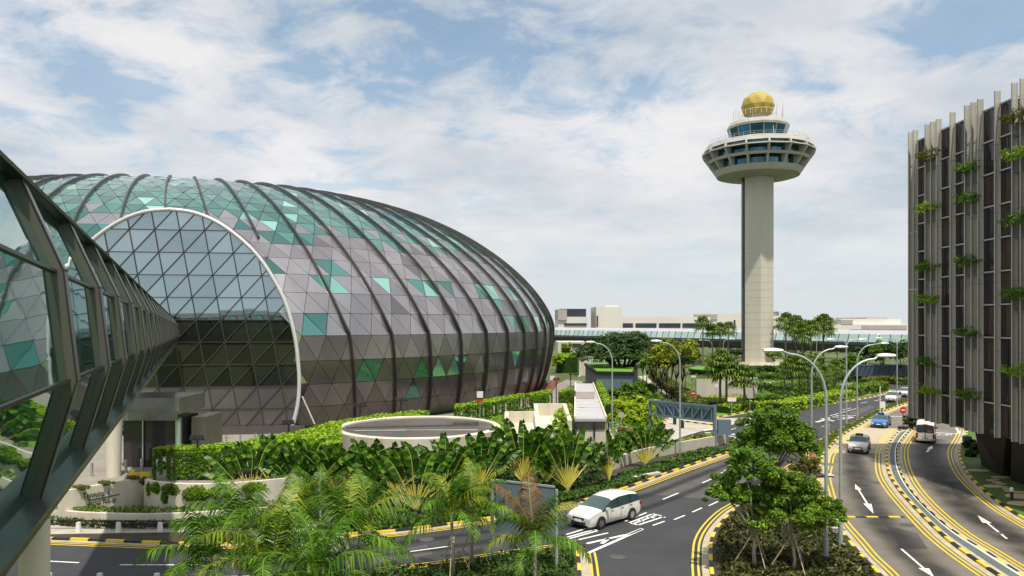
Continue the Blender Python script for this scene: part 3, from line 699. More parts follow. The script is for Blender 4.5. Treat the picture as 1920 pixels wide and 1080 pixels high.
# ================================================================ HOTEL (right)
HX=37.2; kz=.8
H=thing('hotel_block','dark glazed hotel block with tall concrete fins and planted balconies','hotel',(HX,60,0)); ho=H.location
yF,yN=69.7,41.; zB,zT=4.24,30.7
hb=MB(); hb.box((HX+9.5,(yF-.6+yN)/2,(zB+29.6)/2),(18.4,yF-.6-yN,29.6-zB)); hb.build('core','hoteldark',H,off=ho)
fins=[69.6,68.75]; per=5.8
for k in range(6):
    c=65.9-per*k; fins+=[c+.88,c,c-.88,c-2.95]
fins=[y for y in fins if y>yN]
random.seed(5)
for y in fins:
    fm=MB(); zz=[zB-.06,*[zB+2.64*2*i+1.3 for i in range(5)],zT+.05]
    ap=random.uniform(-.02,.02)
    for z0,z1 in zip(zz,zz[1:]):
        # curved blade in plan
        prof=[]
        for t in range(5):
            f=t/4; prof.append((HX-.26+.44*f, y+.10*math.sin(f*math.pi)*1.0-.06+ap))
        back=[(a,b+.13) for a,b in prof][::-1]; pl=prof+back; n=len(pl)
        fm.add([(a,b,z0+.012) for a,b in pl]+[(a,b,z1-.012) for a,b in pl],[[i,(i+1)%n,n+(i+1)%n,n+i] for i in range(n)]+[list(range(n))[::-1],[n+i for i in range(n)]])
    fm.build('fin','fin',H,off=ho)
ys=sorted(fins,reverse=True); floors=[zB+2.55*i for i in range(10)]
for a,b in zip(ys,ys[1:]):
    if a-b<1.2: continue
    for i,z in enumerate(floors):
        wm=MB(); n=random.choice([2,3,4]); x=HX+.20
        w_=(a-b-.25)/n
        for q in range(n):
            y1=a-.03-q*w_; wm.add([(x+random.uniform(0,.02),y1,z+.12),(x+random.uniform(0,.02),y1-w_*.93,z+.12),(x,y1-w_*.93,z+2.46),(x,y1,z+2.46)],[[0,1,2,3]],1 if random.random()<.3 else 0)
        o=wm.build('window',['hotelglass','curtain'],H,off=ho)
        tm=MB(); tm.box((HX+.10,(a+b)/2,z+2.51),(.16,a-b-.14,.11)); tm.build('transom','transom',o,off=ho)
pm=MB()
for y in ys: pm.bar((HX+.1,y+.05,zT-1.0),(HX+1.6,y+.05,zT-.6),.06)
pm.build('roof_bracket','bronze_dark',H,off=ho)
for (yt0,yt1,xb0,yb0,xb1,yb1) in [(60.7,56.9,42.7,67.9,41.2,62.8),(56.2,51.2,40.9,61.3,40.4,55.5),(50.6,45.,40.4,53,40.2,47)]:
    pm=MB(); vs=[(HX+.42,yt1,zB-.02),(HX+12,yt1,zB-.02),(HX+12,yt0,zB-.02),(HX+.42,yt0,zB-.02),(xb1,yb1,0),(HX+13,yb1,0),(HX+13,yb0,0),(xb0,yb0,0)]
    pm.add(vs,[[0,3,2,1],[4,5,6,7],[0,1,5,4],[1,2,6,5],[2,3,7,6],[3,0,4,7]]); pm.build('pier','hoteldark',H,off=ho)
# ================================================================ FAR BUILDINGS AND LINKS
def pbox(mb,x0,x1,y0,y1,D,dep,mi=0):
    a=P(x0,y1,D);b=P(x1,y0,D); mb.box(((a.x+b.x)/2,D+dep/2,(max(a.z,0)+b.z)/2 if y1<9000 else b.z/2),(b.x-a.x,dep,b.z-max(a.z,0)),mi)
def far(name,label,cat,parts,D,dep):
    t=thing(name,label,cat,(P(parts[0][1],600,D).x,D,0))
    for pn,x0,x1,y0,y1,m,fw in parts:
        k=MB(); pbox(k,x0,x1,y0,y1,D-fw,dep+fw*0); k.build(pn,m,t,off=t.location)
    return t
GY=605+13*1400/430.
far('terminal_building','low white terminal block with a dark glass rooftop room beside the dome','terminal',[('wall',1046,1102,594,GY,'farwall',0),('rooftop_room',1050,1099,579,596,'fardark',-2),('rooftop_wall',1046,1063,580,600,'farwall2',1),('window_strip',1058,1100,606,610,'fardark',.5)],430,30)
far('plant_tower','tall windowless white block rising between two low terminal wings','building',[('wall',1118,1167,575,GY,'farwall',0),('slot',1119,1121.5,592,612,'fardark',.5),('rooftop_wall',1135,1160,573,576,'farwall',-3)],428,30)
far('terminal_building','long cream terminal wing with a row of dark window slots','terminal',[('wall',1167,1332,594,GY,'farwall',0)]+[('window_strip',a,b,606,614,'fardark',.5) for a,b in ((1168,1187),(1192,1231),(1236,1276),(1280,1330))],432,40)
far('terminal_building','stepped white terminal block immediately left of the tower shaft','terminal',[('wall',1332,1396,587,GY,'farwall',0),('rooftop_room',1332,1345,589,599,'farwall2',.5),('slot',1376,1379,600,616,'fardark',.5)],434,40)
far('terminal_building','small white terminal block just right of the tower shaft','terminal',[('wall',1446,1500,592,GY,'farwall',0),('antenna_row',1455,1456,586,592,'farwall2',0),('antenna_row',1460,1461,584,592,'farwall2',0)],436,40)
far('terminal_building','pale stepped terminal block with dark vehicle openings left of the hotel','terminal',[('wall',1564,1800,608,GY,'farwall',0),('upper_block',1577,1689,598,609,'farwall',-3),('rooftop_room',1577,1599,599.5,608,'farwall2',.2),('roof_block',1625,1663,595,610,'farwall2',-5),('opening',1570,1590,619,626,'fardark',.4),('opening',1594,1615,618,628,'fardark',.4),('opening',1622,1656,620,629,'fardark',.4),('wall_step',1616,1700,610,618,'farwall2',.3)],420,40)
far('service_building','pale low building with blue windows below the elevated walkway beside the dome','building',[('wall',1046,1100,641,690,'cream',0),('window_strip',1057,1063,644,652,'fardark',.4),('window_strip',1073,1090,644,651,'fardark',.4),('louvre_band',1070,1100,661,673,'farwall2',.4)],235,14)
# elevated glazed walkway
LA=P(985,605,392); LB=P(1790,605,214); LA.z=LB.z=0
t=thing('elevated_walkway','long elevated glass walkway with pale roof and dark belly behind the tower','walkway',LA)
d=(LB-LA).normalized(); nn=V((d.y,-d.x,0)); Ln=(LB-LA).length
def seg_prof(name,pts,m,a=0.,b=None,par=None):
    b=Ln if b is None else b; k=MB(); n=len(pts); A_=[LA+d*a+nn*q+V((0,0,z)) for q,z in pts]; B_=[LA+d*b+nn*q+V((0,0,z)) for q,z in pts]
    k.add(A_+B_,[[i,(i+1)%n,n+(i+1)%n,n+i] for i in range(n)]+[list(range(n)),[2*n-1-i for i in range(n)]]); return k.build(name,m,par or t,off=LA)
seg_prof('roof',[(2.2,9.4),(1.0,10.4),(-2,10.6),(-3,9.4)],'linkroof')
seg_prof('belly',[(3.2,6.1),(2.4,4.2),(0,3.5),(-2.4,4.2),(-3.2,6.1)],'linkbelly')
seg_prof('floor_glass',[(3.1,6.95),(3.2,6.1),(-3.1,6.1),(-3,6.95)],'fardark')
gk=MB(); mk_=MB(); nb=int(Ln/3.4)
for i in range(nb):
    a=i*3.4; a1=a+3.32; q=[LA+d*a+nn*3.1+V((0,0,6.95)),LA+d*a1+nn*3.1+V((0,0,6.95)),LA+d*a1+nn*2.2+V((0,0,9.4)),LA+d*a+nn*2.2+V((0,0,9.4))]; gk.add(q,[[0,1,2,3]])
    mk_.bar(LA+d*(a-.04)+nn*3.14+V((0,0,6.9)),LA+d*(a-.04)+nn*2.26+V((0,0,9.5)),.12)
o=gk.build('glazing','linkglass',t,off=LA); mk_.build('mullions','bronze_dark',o,off=LA)
for i in range(1,8):
    k=MB(); c=LA+d*(Ln*i/8); k.box((c.x,c.y,2.),(1.6,1.6,4.)); k.build('pier','farwall2',t,off=LA)
# screened footbridge far right
a,b=G(1600,716),G(1760,716); t=thing('screened_bridge','dark blue screened truss bridge over the roundabout beyond the street lamps','bridge',a); 
z0=HC-(705-605)*a.y/F; z1=HC-(684-605)*a.y/F
k=MB(); k.box(((a.x+b.x)/2,a.y,(z0+z1)/2),(b.x-a.x,1.6,z1-z0)); k.build('screen',mat('screen_blue',(.03,.055,.075),.5,var=.3,scale=.5),t,off=a)
k=MB(); k.box(((a.x+b.x)/2,a.y-.9,z1),(b.x-a.x,.1,.15)); 
for i in range(18): x=a.x+(b.x-a.x)*i/18; k.bar((x,a.y-.88,z0),(x+(b.x-a.x)/18,a.y-.88,z1),.07)
k.build('rail','bluegrey',t,off=a)
for x in (1603,1690): k=MB(); p=P(x,605,a.y); k.box((p.x,a.y,z0/2),(.9,.9,z0)); k.build('pier','bronze_dark',t,off=a)
# ================================================================ WALLS, DRUM, FENCES
def wallstrip(mb,line,th,z0,z1,mi=0,side=1):
    a=offset(line,0); b=offset(line,side*th); n=len(line)
    for i in range(n-1):
        q=[a[i],a[i+1],b[i+1],b[i]]
        f=[[4,5,6,7],[0,1,5,4],[2,3,7,6]]
        if i==0: f.append([3,0,4,7])
        if i==n-2: f.append([1,2,6,5])
        mb.add([(p.x,p.y,z0(i/(n-1)) if callable(z0) else z0) for p in q]+[(p.x,p.y,z1(i/(n-1)) if callable(z1) else z1) for p in q],f,mi)
# curved sign wall on the near left
W1=smoothline([V((-29.0,47.9,0)),V((-28.3,48.9,0)),V((-27.2,50.5,0)),V((-26.1,52.0,0)),V((-25.85,52.4,0))],6)
t=thing('sign_wall','curved cream wall lettered Terminal 1 below the glass footbridge','wall',(-28.3,48.9,0))
k=MB(); wallstrip(k,W1,.3,0,2.15); k.build('wall','cream',t,off=t.location)
def walltext(body,size,s,z,nm):
    A_=V((-28.3,48.9,0)); d=V((1.1,1.6,0)).normalized(); n=V((d.y,-d.x,0)); q=A_+d*s+n*.035
    return text(body,nm,(q.x-t.location.x,q.y-t.location.y,z),size,(R(90),0,math.atan2(1.6,1.1)),'black',t,sx=.62,ext=.008,al='LEFT')
walltext('Terminal 1',.66,.16,1.36,'lettering'); walltext('Arrival Pick-up',.50,.50,.84,'lettering')
d_=V((1.1,1.6,0)).normalized(); n_=V((d_.y,-d_.x,0)); k=MB(); k.bar(V((-28.3,48.9,1.27))+d_*.5+n_*.03,V((-28.3,48.9,1.27))+d_*2.6+n_*.03,.04,.05); k.build('underline','black',t,off=t.location)
W2=smoothline([V((-25.6,51.9,0)),V((-24.5,51.0,0)),V((-22.4,50.3,0)),V((-20.4,50.2,0)),V((-18.4,50.7,0)),V((-15,52.4,0))],6)
k=MB(); wallstrip(k,W2,.3,0,2.15); tag(k.build('retaining_wall','cream'),'cream curved retaining wall hung with creepers left of the palms','wall')
W3=smoothline([V((-40,49.5,0)),V((-31,48.6,0)),V((-27,47.7,0)),V((-22.5,47.4,0)),V((-18,48.4,0)),V((-14,49.8,0))],6)
k=MB(); wallstrip(k,W3,.28,0,.85); tag(k.build('planter_wall','cream'),'low cream curved planter wall along the pavement on the left','wall')
# guard rail with short white posts
t=thing('guard_rail','low guard rail of white concrete posts and two dark bars beside the left pavement','guard rail',G(223,1000))
for x in (147,222,300,376):
    p=G(x,1001); k=MB(); k.box((p.x,p.y,.40),(.28,.22,.62),taper=.75); k.build('post','white',t,off=t.location)
for z in (.32,.55):
    k=MB(); a=G(20,996);b=G(420,998); k.bar((a.x,a.y+.12,z+.1),(b.x,b.y+.12,z+.1),.06); k.build('bar','bronze_dark',t,off=t.location)
t=thing('guard_rail','low guard rail of white posts at the bottom left edge of the road','guard rail',G(190,1098))
for x in (92,187,294,400):
    p=G(x,1100); k=MB(); k.box((p.x,p.y,.35),(.28,.22,.62),taper=.75); k.build('post','white',t,off=t.location)
k=MB(); a=G(-50,1100);b=G(450,1100); k.bar((a.x,a.y+.12,.45),(b.x,b.y+.12,.45),.06); k.build('bar','bronze_dark',t,off=t.location)
# steel bollards at the entrance
bp=None
for i,(x,y) in enumerate([(172,893),(205,891),(236,887),(266,884)]):
    q=G(x,y,1.3); k=MB(); k.lathe([(.11,0),(.11,1.0),(.06,1.04)],12); 
    o=k.build('bollard','chrome',smooth=True,sharp=40) if bp is None else bp.copy()
    if bp is None: bp=o
    else: COL.objects.link(o)
    o.location=q; tag(o,'plain steel bollard in front of the dark glass doors','bollard','steel bollards at the entrance')
for i in range(8):
    q=G(345+26.5*i,839-1.6*i); o=bp.copy(); COL.objects.link(o); o.location=q
    tag(o,'steel bollard along the foot of the dome behind the vine walkway','bollard','bollards along the dome foot')
y_=MB(); y_.box((0,0,.15),(1.5,.3,.3)); y_.box((-.5,0,.4),(.25,.25,.3)); o=y_.build('wheel_stop','yellow'); o.location=G(262,893,1.3); o.rotation_euler=(0,0,.2); tag(o,'low yellow barrier block on the plaza by the bollards','barrier')
# drum
DX,DY,DR=-9.4,75.2,8.25
t=thing('ramp_drum','low round cream drum with a sunken dark roof in front of the dome','drum',(DX,DY,0))
k=MB(); k.lathe([(DR,0),(DR,2.55),(DR-.08,2.62),(DR-.62,2.62),(DR-.68,2.55),(DR-.68,2.)],72,cap=False); k.build('wall','cream',t,smooth=True,sharp=35)
k=MB(); k.lathe([(DR-.6,2.40),(DR-.7,2.41)],72); k.build('roof','roofdark',t)
k=MB(); k.box((-1.,.6,2.46),(12.6,.28,.18),rz=.16); k.build('duct','sillmetal',t)
k=MB(); k.box((4.6,1.9,2.58),(2.6,1.2,.4),rz=.15); k.build('hatch','sillmetal',t)
k=MB(); k.tube([(-6,-2.4,2.45),(-1,-2.0,2.45),(6,-1.9,2.45)],.05,6); k.build('pipe','sillmetal',t)
# white ramp troughs behind the palms
t=thing('ramp_walls','white concrete ramp with two stepped open troughs beside the drum','ramp',(2.,90,0))
def trough(name,x0,x1,y0,y1,zf,zb,h):
    k=MB()
    k.add([(x0,y0,zf-1.2),(x1,y0,zf-1.2),(x1,y1,zb),(x0,y1,zb)],[[0,1,2,3]])
    for xa,xb in ((x0-.45,x0),(x1,x1+.45)):
        k.add([(xa,y0,0),(xb,y0,0),(xb,y1,0),(xa,y1,0),(xa,y0,zf),(xb,y0,zf),(xb,y1,zb+h),(xa,y1,zb+h)],[[0,3,2,1],[4,5,6,7],[0,1,5,4],[1,2,6,5],[2,3,7,6],[3,0,4,7]])
    k.box(((x0+x1)/2,y1+.22,(zb+h)/2),(x1-x0+.9,.44,zb+h)); k.box(((x0+x1)/2,y0-.2,(zf-1.)/2),(x1-x0+.86,.4,zf-1.)); return k.build(name,'cream',t,off=t.location)
trough('trough',-.4,2.6,80.5,88,1.7,1.2,1.3); trough('trough',2.95+.2,6.3,84,93,2.0,1.4,1.5)
# covered walkway roof
t=thing('covered_walkway','long flat grey metal roofed walkway with louvred near end','walkway',(9.3,81,0))
a0,a1=P(1078,785,80.9),P(1137,783,80.9); b0,b1=P(1079,719,127.7),P(1112,718,127.7); zr=2.6
k=MB(); k.add([(a0.x,80.9,zr),(a1.x,80.9,zr),(b1.x,127.7,zr),(b0.x,127.7,zr),(a0.x,80.9,zr-.3),(a1.x,80.9,zr-.3),(b1.x,127.7,zr-.3),(b0.x,127.7,zr-.3)],[[0,1,2,3],[7,6,5,4],[4,5,1,0],[5,6,2,1],[6,7,3,2],[7,4,0,3]]); k.build('roof','roofmetal',t,off=t.location)
k=MB(); 
for i in range(14): f=i/14; y=82+45*f; x0=a0.x+(b0.x-a0.x)*f; x1=a1.x+(b1.x-a1.x)*f; k.bar((x0+.1,y,zr+.01),(x1-.1,y,zr+.01),.04)
k.build('roof_seam','roofmetal',t,off=t.location)
k=MB(); k.bar((a0.x,80.9,zr+.1),(b0.x,127.7,zr+.1),.22,.3); k.bar((a1.x,80.9,zr+.1),(b1.x,127.7,zr+.1),.18,.25); k.build('parapet','cream',t,off=t.location)
k=MB(); k.box(((a0.x+b0.x)/2+1.2,104,zr+.5),(2.6,3.4,.9)); k.build('skylight','farwall2',t,off=t.location)
k=MB(); 
for i in range(6): k.box(((a0.x+a1.x)/2,80.95,1.55+.14*i),(a1.x-a0.x-.3,.06,.07))
k.box(((a0.x+a1.x)/2,81.1,1.9),(a1.x-a0.x-.2,.1,.95)); k.build('louvre','sillmetal',t,off=t.location)
k=MB(); k.box(((a0.x+a1.x)/2,81.2,.7),(a1.x-a0.x-.1,.3,1.4)); k.build('end_wall','cream',t,off=t.location)
for x in (a0.x+.1,(a0.x+a1.x)/2+.4,a1.x+.2): k=MB(); k.box((x,80.75,1.15),(.14,.14,2.3)); k.build('post','black',t,off=t.location)
# blue-grey box with a lawn on its roof
t=thing('lawn_roof_building','blue grey service building with a bright green lawn roof under the rain tree','building',(20,135,0))
k=MB(); k.prism([(15.3,135),(21.5,133),(27,160),(16,163)],0,3.6); k.build('wall','bluegrey',t,off=t.location)
k=MB(); k.prism([(15.1,134.8),(21.7,132.7),(27.2,160.2),(15.8,163.3)],3.6,4.2); k.build('fascia','darksteel',t,off=t.location)
k=MB(); k.prism([(15.4,135.3),(21.4,133.2),(26.8,159.8),(16.2,162.8)],4.1,4.26); k.build('roof_lawn','lawn',t,off=t.location)
k=MB()
for i in range(9): k.bar((16.2+1.3*i,162.9-.35*i,4.2),(16.2+1.3*i,162.9-.35*i,5.6),.09)
for z in (4.9,5.55): k.bar((16.2,162.9,z),(26.6,160.1,z),.09)
k.build('railing','white',t,off=t.location)
# sloping lawn mound by the tower
q=G(1345,702); t=thing('lawn_mound','small raised oval lawn on a dark base left of the fan palms','mound',q)
k=MB(); k.lathe([(6.5,0),(7.2,1.4)],28); k.build('base','darksteel',t); k=MB(); k.lathe([(7.1,1.35),(7.0,1.6),(3,1.95),(0.1,2.0)],28); k.build('roof_lawn','lawn',t)
q=G(1100,700); t=thing('gate_hut','small cream hut with a flat roof at the end of the service road','hut',P(1096,700,185))
k=MB(); k.box((0,0,1.8),(3.0,4,6.6)); k.build('wall','cream',t); k=MB(); k.box((0,0,5.3),(4.4,5,.4)); k.build('roof','farwall2',t); t.location.z=0
# cream wall by the gantry
GW=[G(1150,884),G(1205,866),G(1270,852),G(1330,841),G(1361,834)]
k=MB(); wallstrip(k,smoothline(GW,6),.3,0,1.15); tag(k.build('roadside_wall','paleconc'),'long low pale concrete wall under the blue grey gantry','wall')
W=[G(1489,767),G(1560,752),G(1630,740),G(1663,732)]
k=MB(); wallstrip(k,offset(smoothline(W,6),.9),.35,0,.9); tag(k.build('roadside_wall','cream'),'low white wall beside the lime hedge along the far road','wall')
k=MB(); wallstrip(k,[G(1306,748),G(1420,742)],.4,0,3.3); tag(k.build('garden_wall','paleconc'),'weathered pale garden wall behind the no entry sign','wall')
q=G(1385,690); k=MB(); k.lathe([(14,0),(14,1.0),(13.4,1.0),(13.4,.6)],40); o=k.build('tower_terrace_wall','cream'); o.location=(TX,TY-2,0); tag(o,'low round cream wall ringing the base of the control tower','wall')
for pts,lab in (([(1180,905),(1240,893)],'thin pale kerb slab lying in the palm bed right of the traveller palms'),([(1100,890),(1150,884)],'short pale slab between two traveller palms in the bed')):
    k=MB(); wallstrip(k,[G(*p) for p in pts],.5,.1,.35); tag(k.build('path_slab','paleconc'),lab,'slab')
# gantry
a=P(1219,752,84);b=P(1340,766,78); t=thing('height_gantry','blue grey truss sign gantry seen from behind beside the cream wall','gantry',(b.x,b.y,0))
zt=4.25; zl=zt-1.55; d=(V((b.x,b.y,0))-V((a.x,a.y,0))).normalized(); n=V((d.y,-d.x,0))
for p in (a,b):
    k=MB(); k.box((p.x,p.y,(zt+.15)/2),(.32,.32,zt+.15)); o=k.build('post','bluegrey',t,off=t.location)
k=MB(); A=V((a.x,a.y,0))+d*.9;Bv=V((b.x,b.y,0))-d*.25
k.add([A+V((0,0,zl)),Bv+V((0,0,zl)),Bv+V((0,0,zt-.1)),A+V((0,0,zt-.1))]+[p-n*.08 for p in (A+V((0,0,zl)),Bv+V((0,0,zl)),Bv+V((0,0,zt-.1)),A+V((0,0,zt-.1)))],[[0,1,2,3],[7,6,5,4],[4,5,1,0],[5,6,2,1],[6,7,3,2],[7,4,0,3]]); k.build('sign_panel','bluegrey',t,off=t.location)
k=MB(); S0=V((a.x,a.y,0))
for z in (zl,zt): k.bar(S0+n*.2+V((0,0,z)),V((b.x,b.y,0))+n*.2+V((0,0,z)),.2,.2)
L_=(Bv-A).length; nb=6
for i in range(nb+1): k.bar(A+d*(L_*i/nb)+n*.2+V((0,0,zl)),A+d*(L_*i/nb)+n*.2+V((0,0,zt)),.12)
for i in range(nb):
    z0,z1=(zt,zl) if i<3 else (zl,zt); k.bar(A+d*(L_*i/nb)+n*.22+V((0,0,z0)),A+d*(L_*(i+1)/nb)+n*.22+V((0,0,z1)),.13)
k.build('truss','bluegrey',t,off=t.location)
k=MB(); k.box((b.x+1.0,b.y+.1,2.1),(1.35,.5,1.55)); k.build('control_box','bluegrey',t,off=t.location)
# barriers in the car park exit
for (x0,y0),(x1,y1),lab in (((1279,803),(1337,811),'striped boom barrier lying across the exit under the gantry'),((1221,782),(1270,789),'striped boom barrier behind the gantry posts')):
    p,q=G(x0,y0),G(x1,y1); t=thing('boom_barrier',lab,'barrier',p); k=MB(); L=resample([p+V((0,0,.9)),q+V((0,0,.9))],.6)
    for i in range(len(L)-1): k.bar(L[i],L[i+1],.12,.14,i%2)
    k.build('boom',YB,t,off=p); k=MB(); k.box((p.x,p.y,.5),(.4,.4,1.0)); k.build('base','black',t,off=p)
q=G(1265,796); t=thing('ticket_machine','black ticket machine standing under the gantry','ticket machine',q)
k=MB(); k.box((0,0,.7),(.35,.4,1.4)); k.build('pedestal','black',t); k=MB(); k.box((0,0,1.6),(.9,.5,.6)); k.build('display','darksteel',t)
# directional sign seen from behind (near)
a=G(923,1052); t=thing('direction_sign','large blue grey sign panel seen from behind among the front palms','sign',a)
k=MB(); k.tube([(0,0,0),(0,0,4.45)],.1,10); k.build('post','steel',t)
k=MB(); k.box((0,0,.12),(.36,.36,.24)); k.build('base','concrete',t)
rz=math.atan2(-1.75,3.25)
k=MB(); k.box((1.75,-.85,3.05),(3.5,.06,2.65),rz=rz); k.build('panel','bluegrey',t)
k=MB(); k.box((1.75,-.86,4.42),(3.55,.1,.1),rz=rz); k.build('frame','steel',t)
for f in (.25,.5,.75): k=MB(); k.box((.1+3.3*f,.08-.0-1.75*f,3.05),(.05,.05,2.5),rz=rz); k.build('stiffener','bluegrey',t)
k=MB(); k.tube([(3.4,-1.75,0),(3.4,-1.75,4.3)],.08,8); k.build('post','steel',t)
# ================================================================ STREET LAMPS
def lamp(base,ztop,arm,label,cat='street lamp',group=None,r=.095,dbl=False,az=0.,plinth=False,bend=1.8,dy=0.):
    t=thing('street_lamp',label,cat,base,group=group)
    zc=ztop-base.z
    k=MB(); dirs=[arm] if not dbl else [arm,-arm]
    k.tube([(0,0,0),(0,0,1.4)],r*1.35,12); k.tube([(0,0,1.35),(0,0,zc*.5),(0,0,zc-bend)],[r,r*.92,r*.8],10); k.build('pole','steel',t,smooth=True,sharp=40)
    if plinth: k=MB(); k.box((0,0,.12),(.9,.9,.34),taper=.85); k.build('base','concrete',t)
    for s in dirs:
        path=[]; ax=1 if s>0 else -1
        for i in range(9):
            th=math.pi/2*i/8; path.append((ax*bend*.75*(1-math.cos(th)),dy*(1-math.cos(th))*.3,zc-bend+bend*.93*math.sin(th)))
        path.append((s,dy,zc+.02)); k=MB(); k.tube(path,[r*.8]*4+[r*.7]*5+[r*.55],10); k.build('arm','steel',t,smooth=True,sharp=50)
        k=MB(); L=1.05; 
        vs=[];n=7
        for i in range(n):
            f=i/(n-1); w=.06+.22*math.sin(math.pi*min(1,.12+.8*f)); h=.05+.10*math.sin(math.pi*min(1,.1+.75*f))
            x=s+ax*(f*L-.12); vs+=[(x,dy-w,zc),(x,dy-w*.6,zc+h),(x,dy+w*.6,zc+h),(x,dy+w,zc),(x,dy+w*.7,zc-h*.5),(x,dy-w*.7,zc-h*.5)]
        fs=[[i*6+q,i*6+(q+1)%6,(i+1)*6+(q+1)%6,(i+1)*6+q] for i in range(n-1) for q in range(6)]+[list(range(6))[::-1],[6*(n-1)+q for q in range(6)]]
        k.add(vs,fs); hd=k.build('lamp_head','lamphead',t,smooth=True,sharp=45)
        k=MB(); k.box((s+ax*.5,dy,zc-.055),(.6,.26,.06)); k.build('lens','headlight',hd)
    t.rotation_euler=(0,0,az); return t
lamp(G(1549,1060),11.5,-2.45,'tall grey street lamp nearest the camera, its arm reaching left over the trees',plinth=True,bend=2.6)
lamp(G(1576,1031),11.1,2.2,'tall grey street lamp with arm reaching right over the exit lane',plinth=True,bend=2.6)
lamp(G(1522,903),11.0,2.0,'street lamp at the tip of the tree island, its arm reaching right',bend=2.3)
lamp(G(1607,792),10.3,3.2,'street lamp in the grass median in front of the far road',bend=2.6)
lamp(G(1148,811),10.7,-2.2,'street lamp beside the covered walkway, its arm reaching left',bend=2.4)
lamp(G(1275,856),11.2,-1.9,'street lamp in front of the gantry, its arm reaching left',bend=2.2)
lamp(G(1682,762),10.6,2.5,'double armed street lamp by the far cars, left of the hotel',dbl=True,bend=1.2,r=.08)
lamp(G(1587,800),10.9,1.6,'slim double armed lamp post in the median above the road arrows',dbl=True,bend=1.,r=.1)
lamp(G(1673,700),9.9,-3.0,'slim lamp post behind the screened bridge',bend=1.5,r=.1)
lamp(G(1531,690),9.5,-4.,'distant street lamp right of the tower palms',bend=2.,r=.1)
lamp(G(1356,672),7.,3.5,'distant street lamp left of the tower shaft with arm to the right',bend=2.,r=.13)
lamp(G(1335,676),7.,-3.5,'distant street lamp among the tall fan palms with arm to the left',bend=2.,r=.13)
for x,y,yt,lab in ((1627,698,643,'thin bare mast in front of the far trees'),(1650,775,725,'short thin post in the median by the far cars')):
    q=G(x,y); k=MB(); k.tube([(0,0,0),(0,0,13-(yt-605)*q.y/F)],.07,6); o=k.build('mast','white'); o.location=q; tag(o,lab,'mast')
def floodpost(x,y,z0,ztop,n,label,head=True,h=None):
    q=G(x,y,z0); t=thing('floodlight_post',label,'light post',q); H_=ztop-z0
    k=MB(); k.tube([(0,0,0),(0,0,H_)],.08,8); k.build('post','black',t)
    for i in range(n):
        o=(i-(n-1)/2)*.55; k=MB(); k.box((o,-.1,H_+.15),(.42,.34,.34),taper=.8); k.build('light_head','black',t)
    k=MB(); k.box((0,0,H_-.05),(.55*n+.1,.06,.08)); k.build('bracket','black',t)
floodpost(370,898,1.3,4.3,2,'slim black light post in front of the vine walkway')
floodpost(541,862,1.3,4.4,2,'slim black light post behind the traveller palms at the arch rim')
floodpost(675,812,0,3.2,3,'black triple floodlight post left of the drum before the dome')
floodpost(752,806,0,3.6,3,'black triple floodlight post behind the drum')
floodpost(895,788,0,4.1,2,'black floodlight post beside the red and white sign')
floodpost(985,772,0,4.1,2,'black floodlight post over the vine fence right of the drum')
floodpost(1043,759,0,4.0,2,'dark post at the gap in the vine fence')
floodpost(1070,752,0,4.4,1,'black post with blue shade beside the covered walkway')
# ================================================================ SIGNS
def sign(x,y,zt,parts,label,post='steel',z0=0,pw=.04,name='road_sign'):
    q=G(x,y,z0); t=thing(name,label,'sign',q); k=MB(); k.tube([(0,0,0),(0,0,zt)],pw,6); k.build('post',post,t)
    for nm,shape,z,sz,m in parts:
        k=MB()
        if shape=='disc': 
            n=20; k.add([(sz*math.cos(6.2832*i/n),-.06,z+sz*math.sin(6.2832*i/n)) for i in range(n)]+[(sz*math.cos(6.2832*i/n),-.03,z+sz*math.sin(6.2832*i/n)) for i in range(n)],[list(range(n)),list(range(n,2*n))[::-1]]+[[i,i+n,(i+1)%n+n,(i+1)%n] for i in range(n)])
        else: k.box((0,-.05-(.03 if nm=='bar' else 0),z),(sz[0],.04,sz[1]))
        k.build(nm,m,t)
    return t
sign(1300,763,4.9,[('no_entry_disc','disc',2.1,.42,'red'),('bar','box',2.1,(.55,.14),'white'),('plate','box',1.35,(.85,.5),'orange'),('camera_box','box',4.7,(.7,.3),'white')],'no entry sign with orange plate on a tall post before the garden wall')
sign(1693,806,2.6,[('no_entry_disc','disc',2.4,.42,'red'),('bar','box',2.4,(.5,.13),'white')],'round red no entry sign in a black tub at the island tip','black')
k=MB(); k.lathe([(.55,0),(.6,.3)],10); o=k.build('sign_tub','black'); o.location=G(1693,806.5)+V((0,0,.14)); tag(o,'black tub holding the red no entry sign','tub')
sign(900,795,4.1,[('sign_plate','box',3.7,(.8,1.0),'white'),('sign_band','box',3.15,(.8,.42),'red')],'red and white notice sign at the foot of the dome',z0=0)
sign(1036,741,3.4,[('sign_plate','box',3.1,(.9,.8),'farwall')],'small pink white notice near the right end of the dome')
sign(1372,778,2.5,[('sign_plate','box',2.2,(1.2,.6),'white'),('sign_band','box',2.55,(1.1,.14),'orange')],'small white sign on the lawn under the fan palms')
sign(1406,775,3.4,[('sign_plate','box',2.9,(.8,1.5),'farwall2')],'grey back of a road sign right of the fan palms')
sign(1343,755,3.,[('sign_plate','box',2.8,(.5,.4),'white')],'thin white pole sign behind the gantry')
sign(1165,815,2.6,[('sign_plate','disc',2.3,.35,'farwall2')],'round grey backed sign among the pink shrubs')
sign(1554,820,2.2,[('cap','box',2.1,(.25,.35),'white')],'slim white marker post in the median near the big tree',pw=.06)
sign(1655,770,1.4,[('cabinet','box',.7,(.7,1.3),'white')],'small white cabinet in the median by the far cars')
k=MB(); k.lathe([(.25,0),(.05,.75)],12); k.box((0,0,.03),(.6,.6,.06)); o=k.build('traffic_cone','orange'); o.location=G(1526,861)+V((0,0,.14)); tag(o,'orange traffic cone at the tip of the tree island','cone')
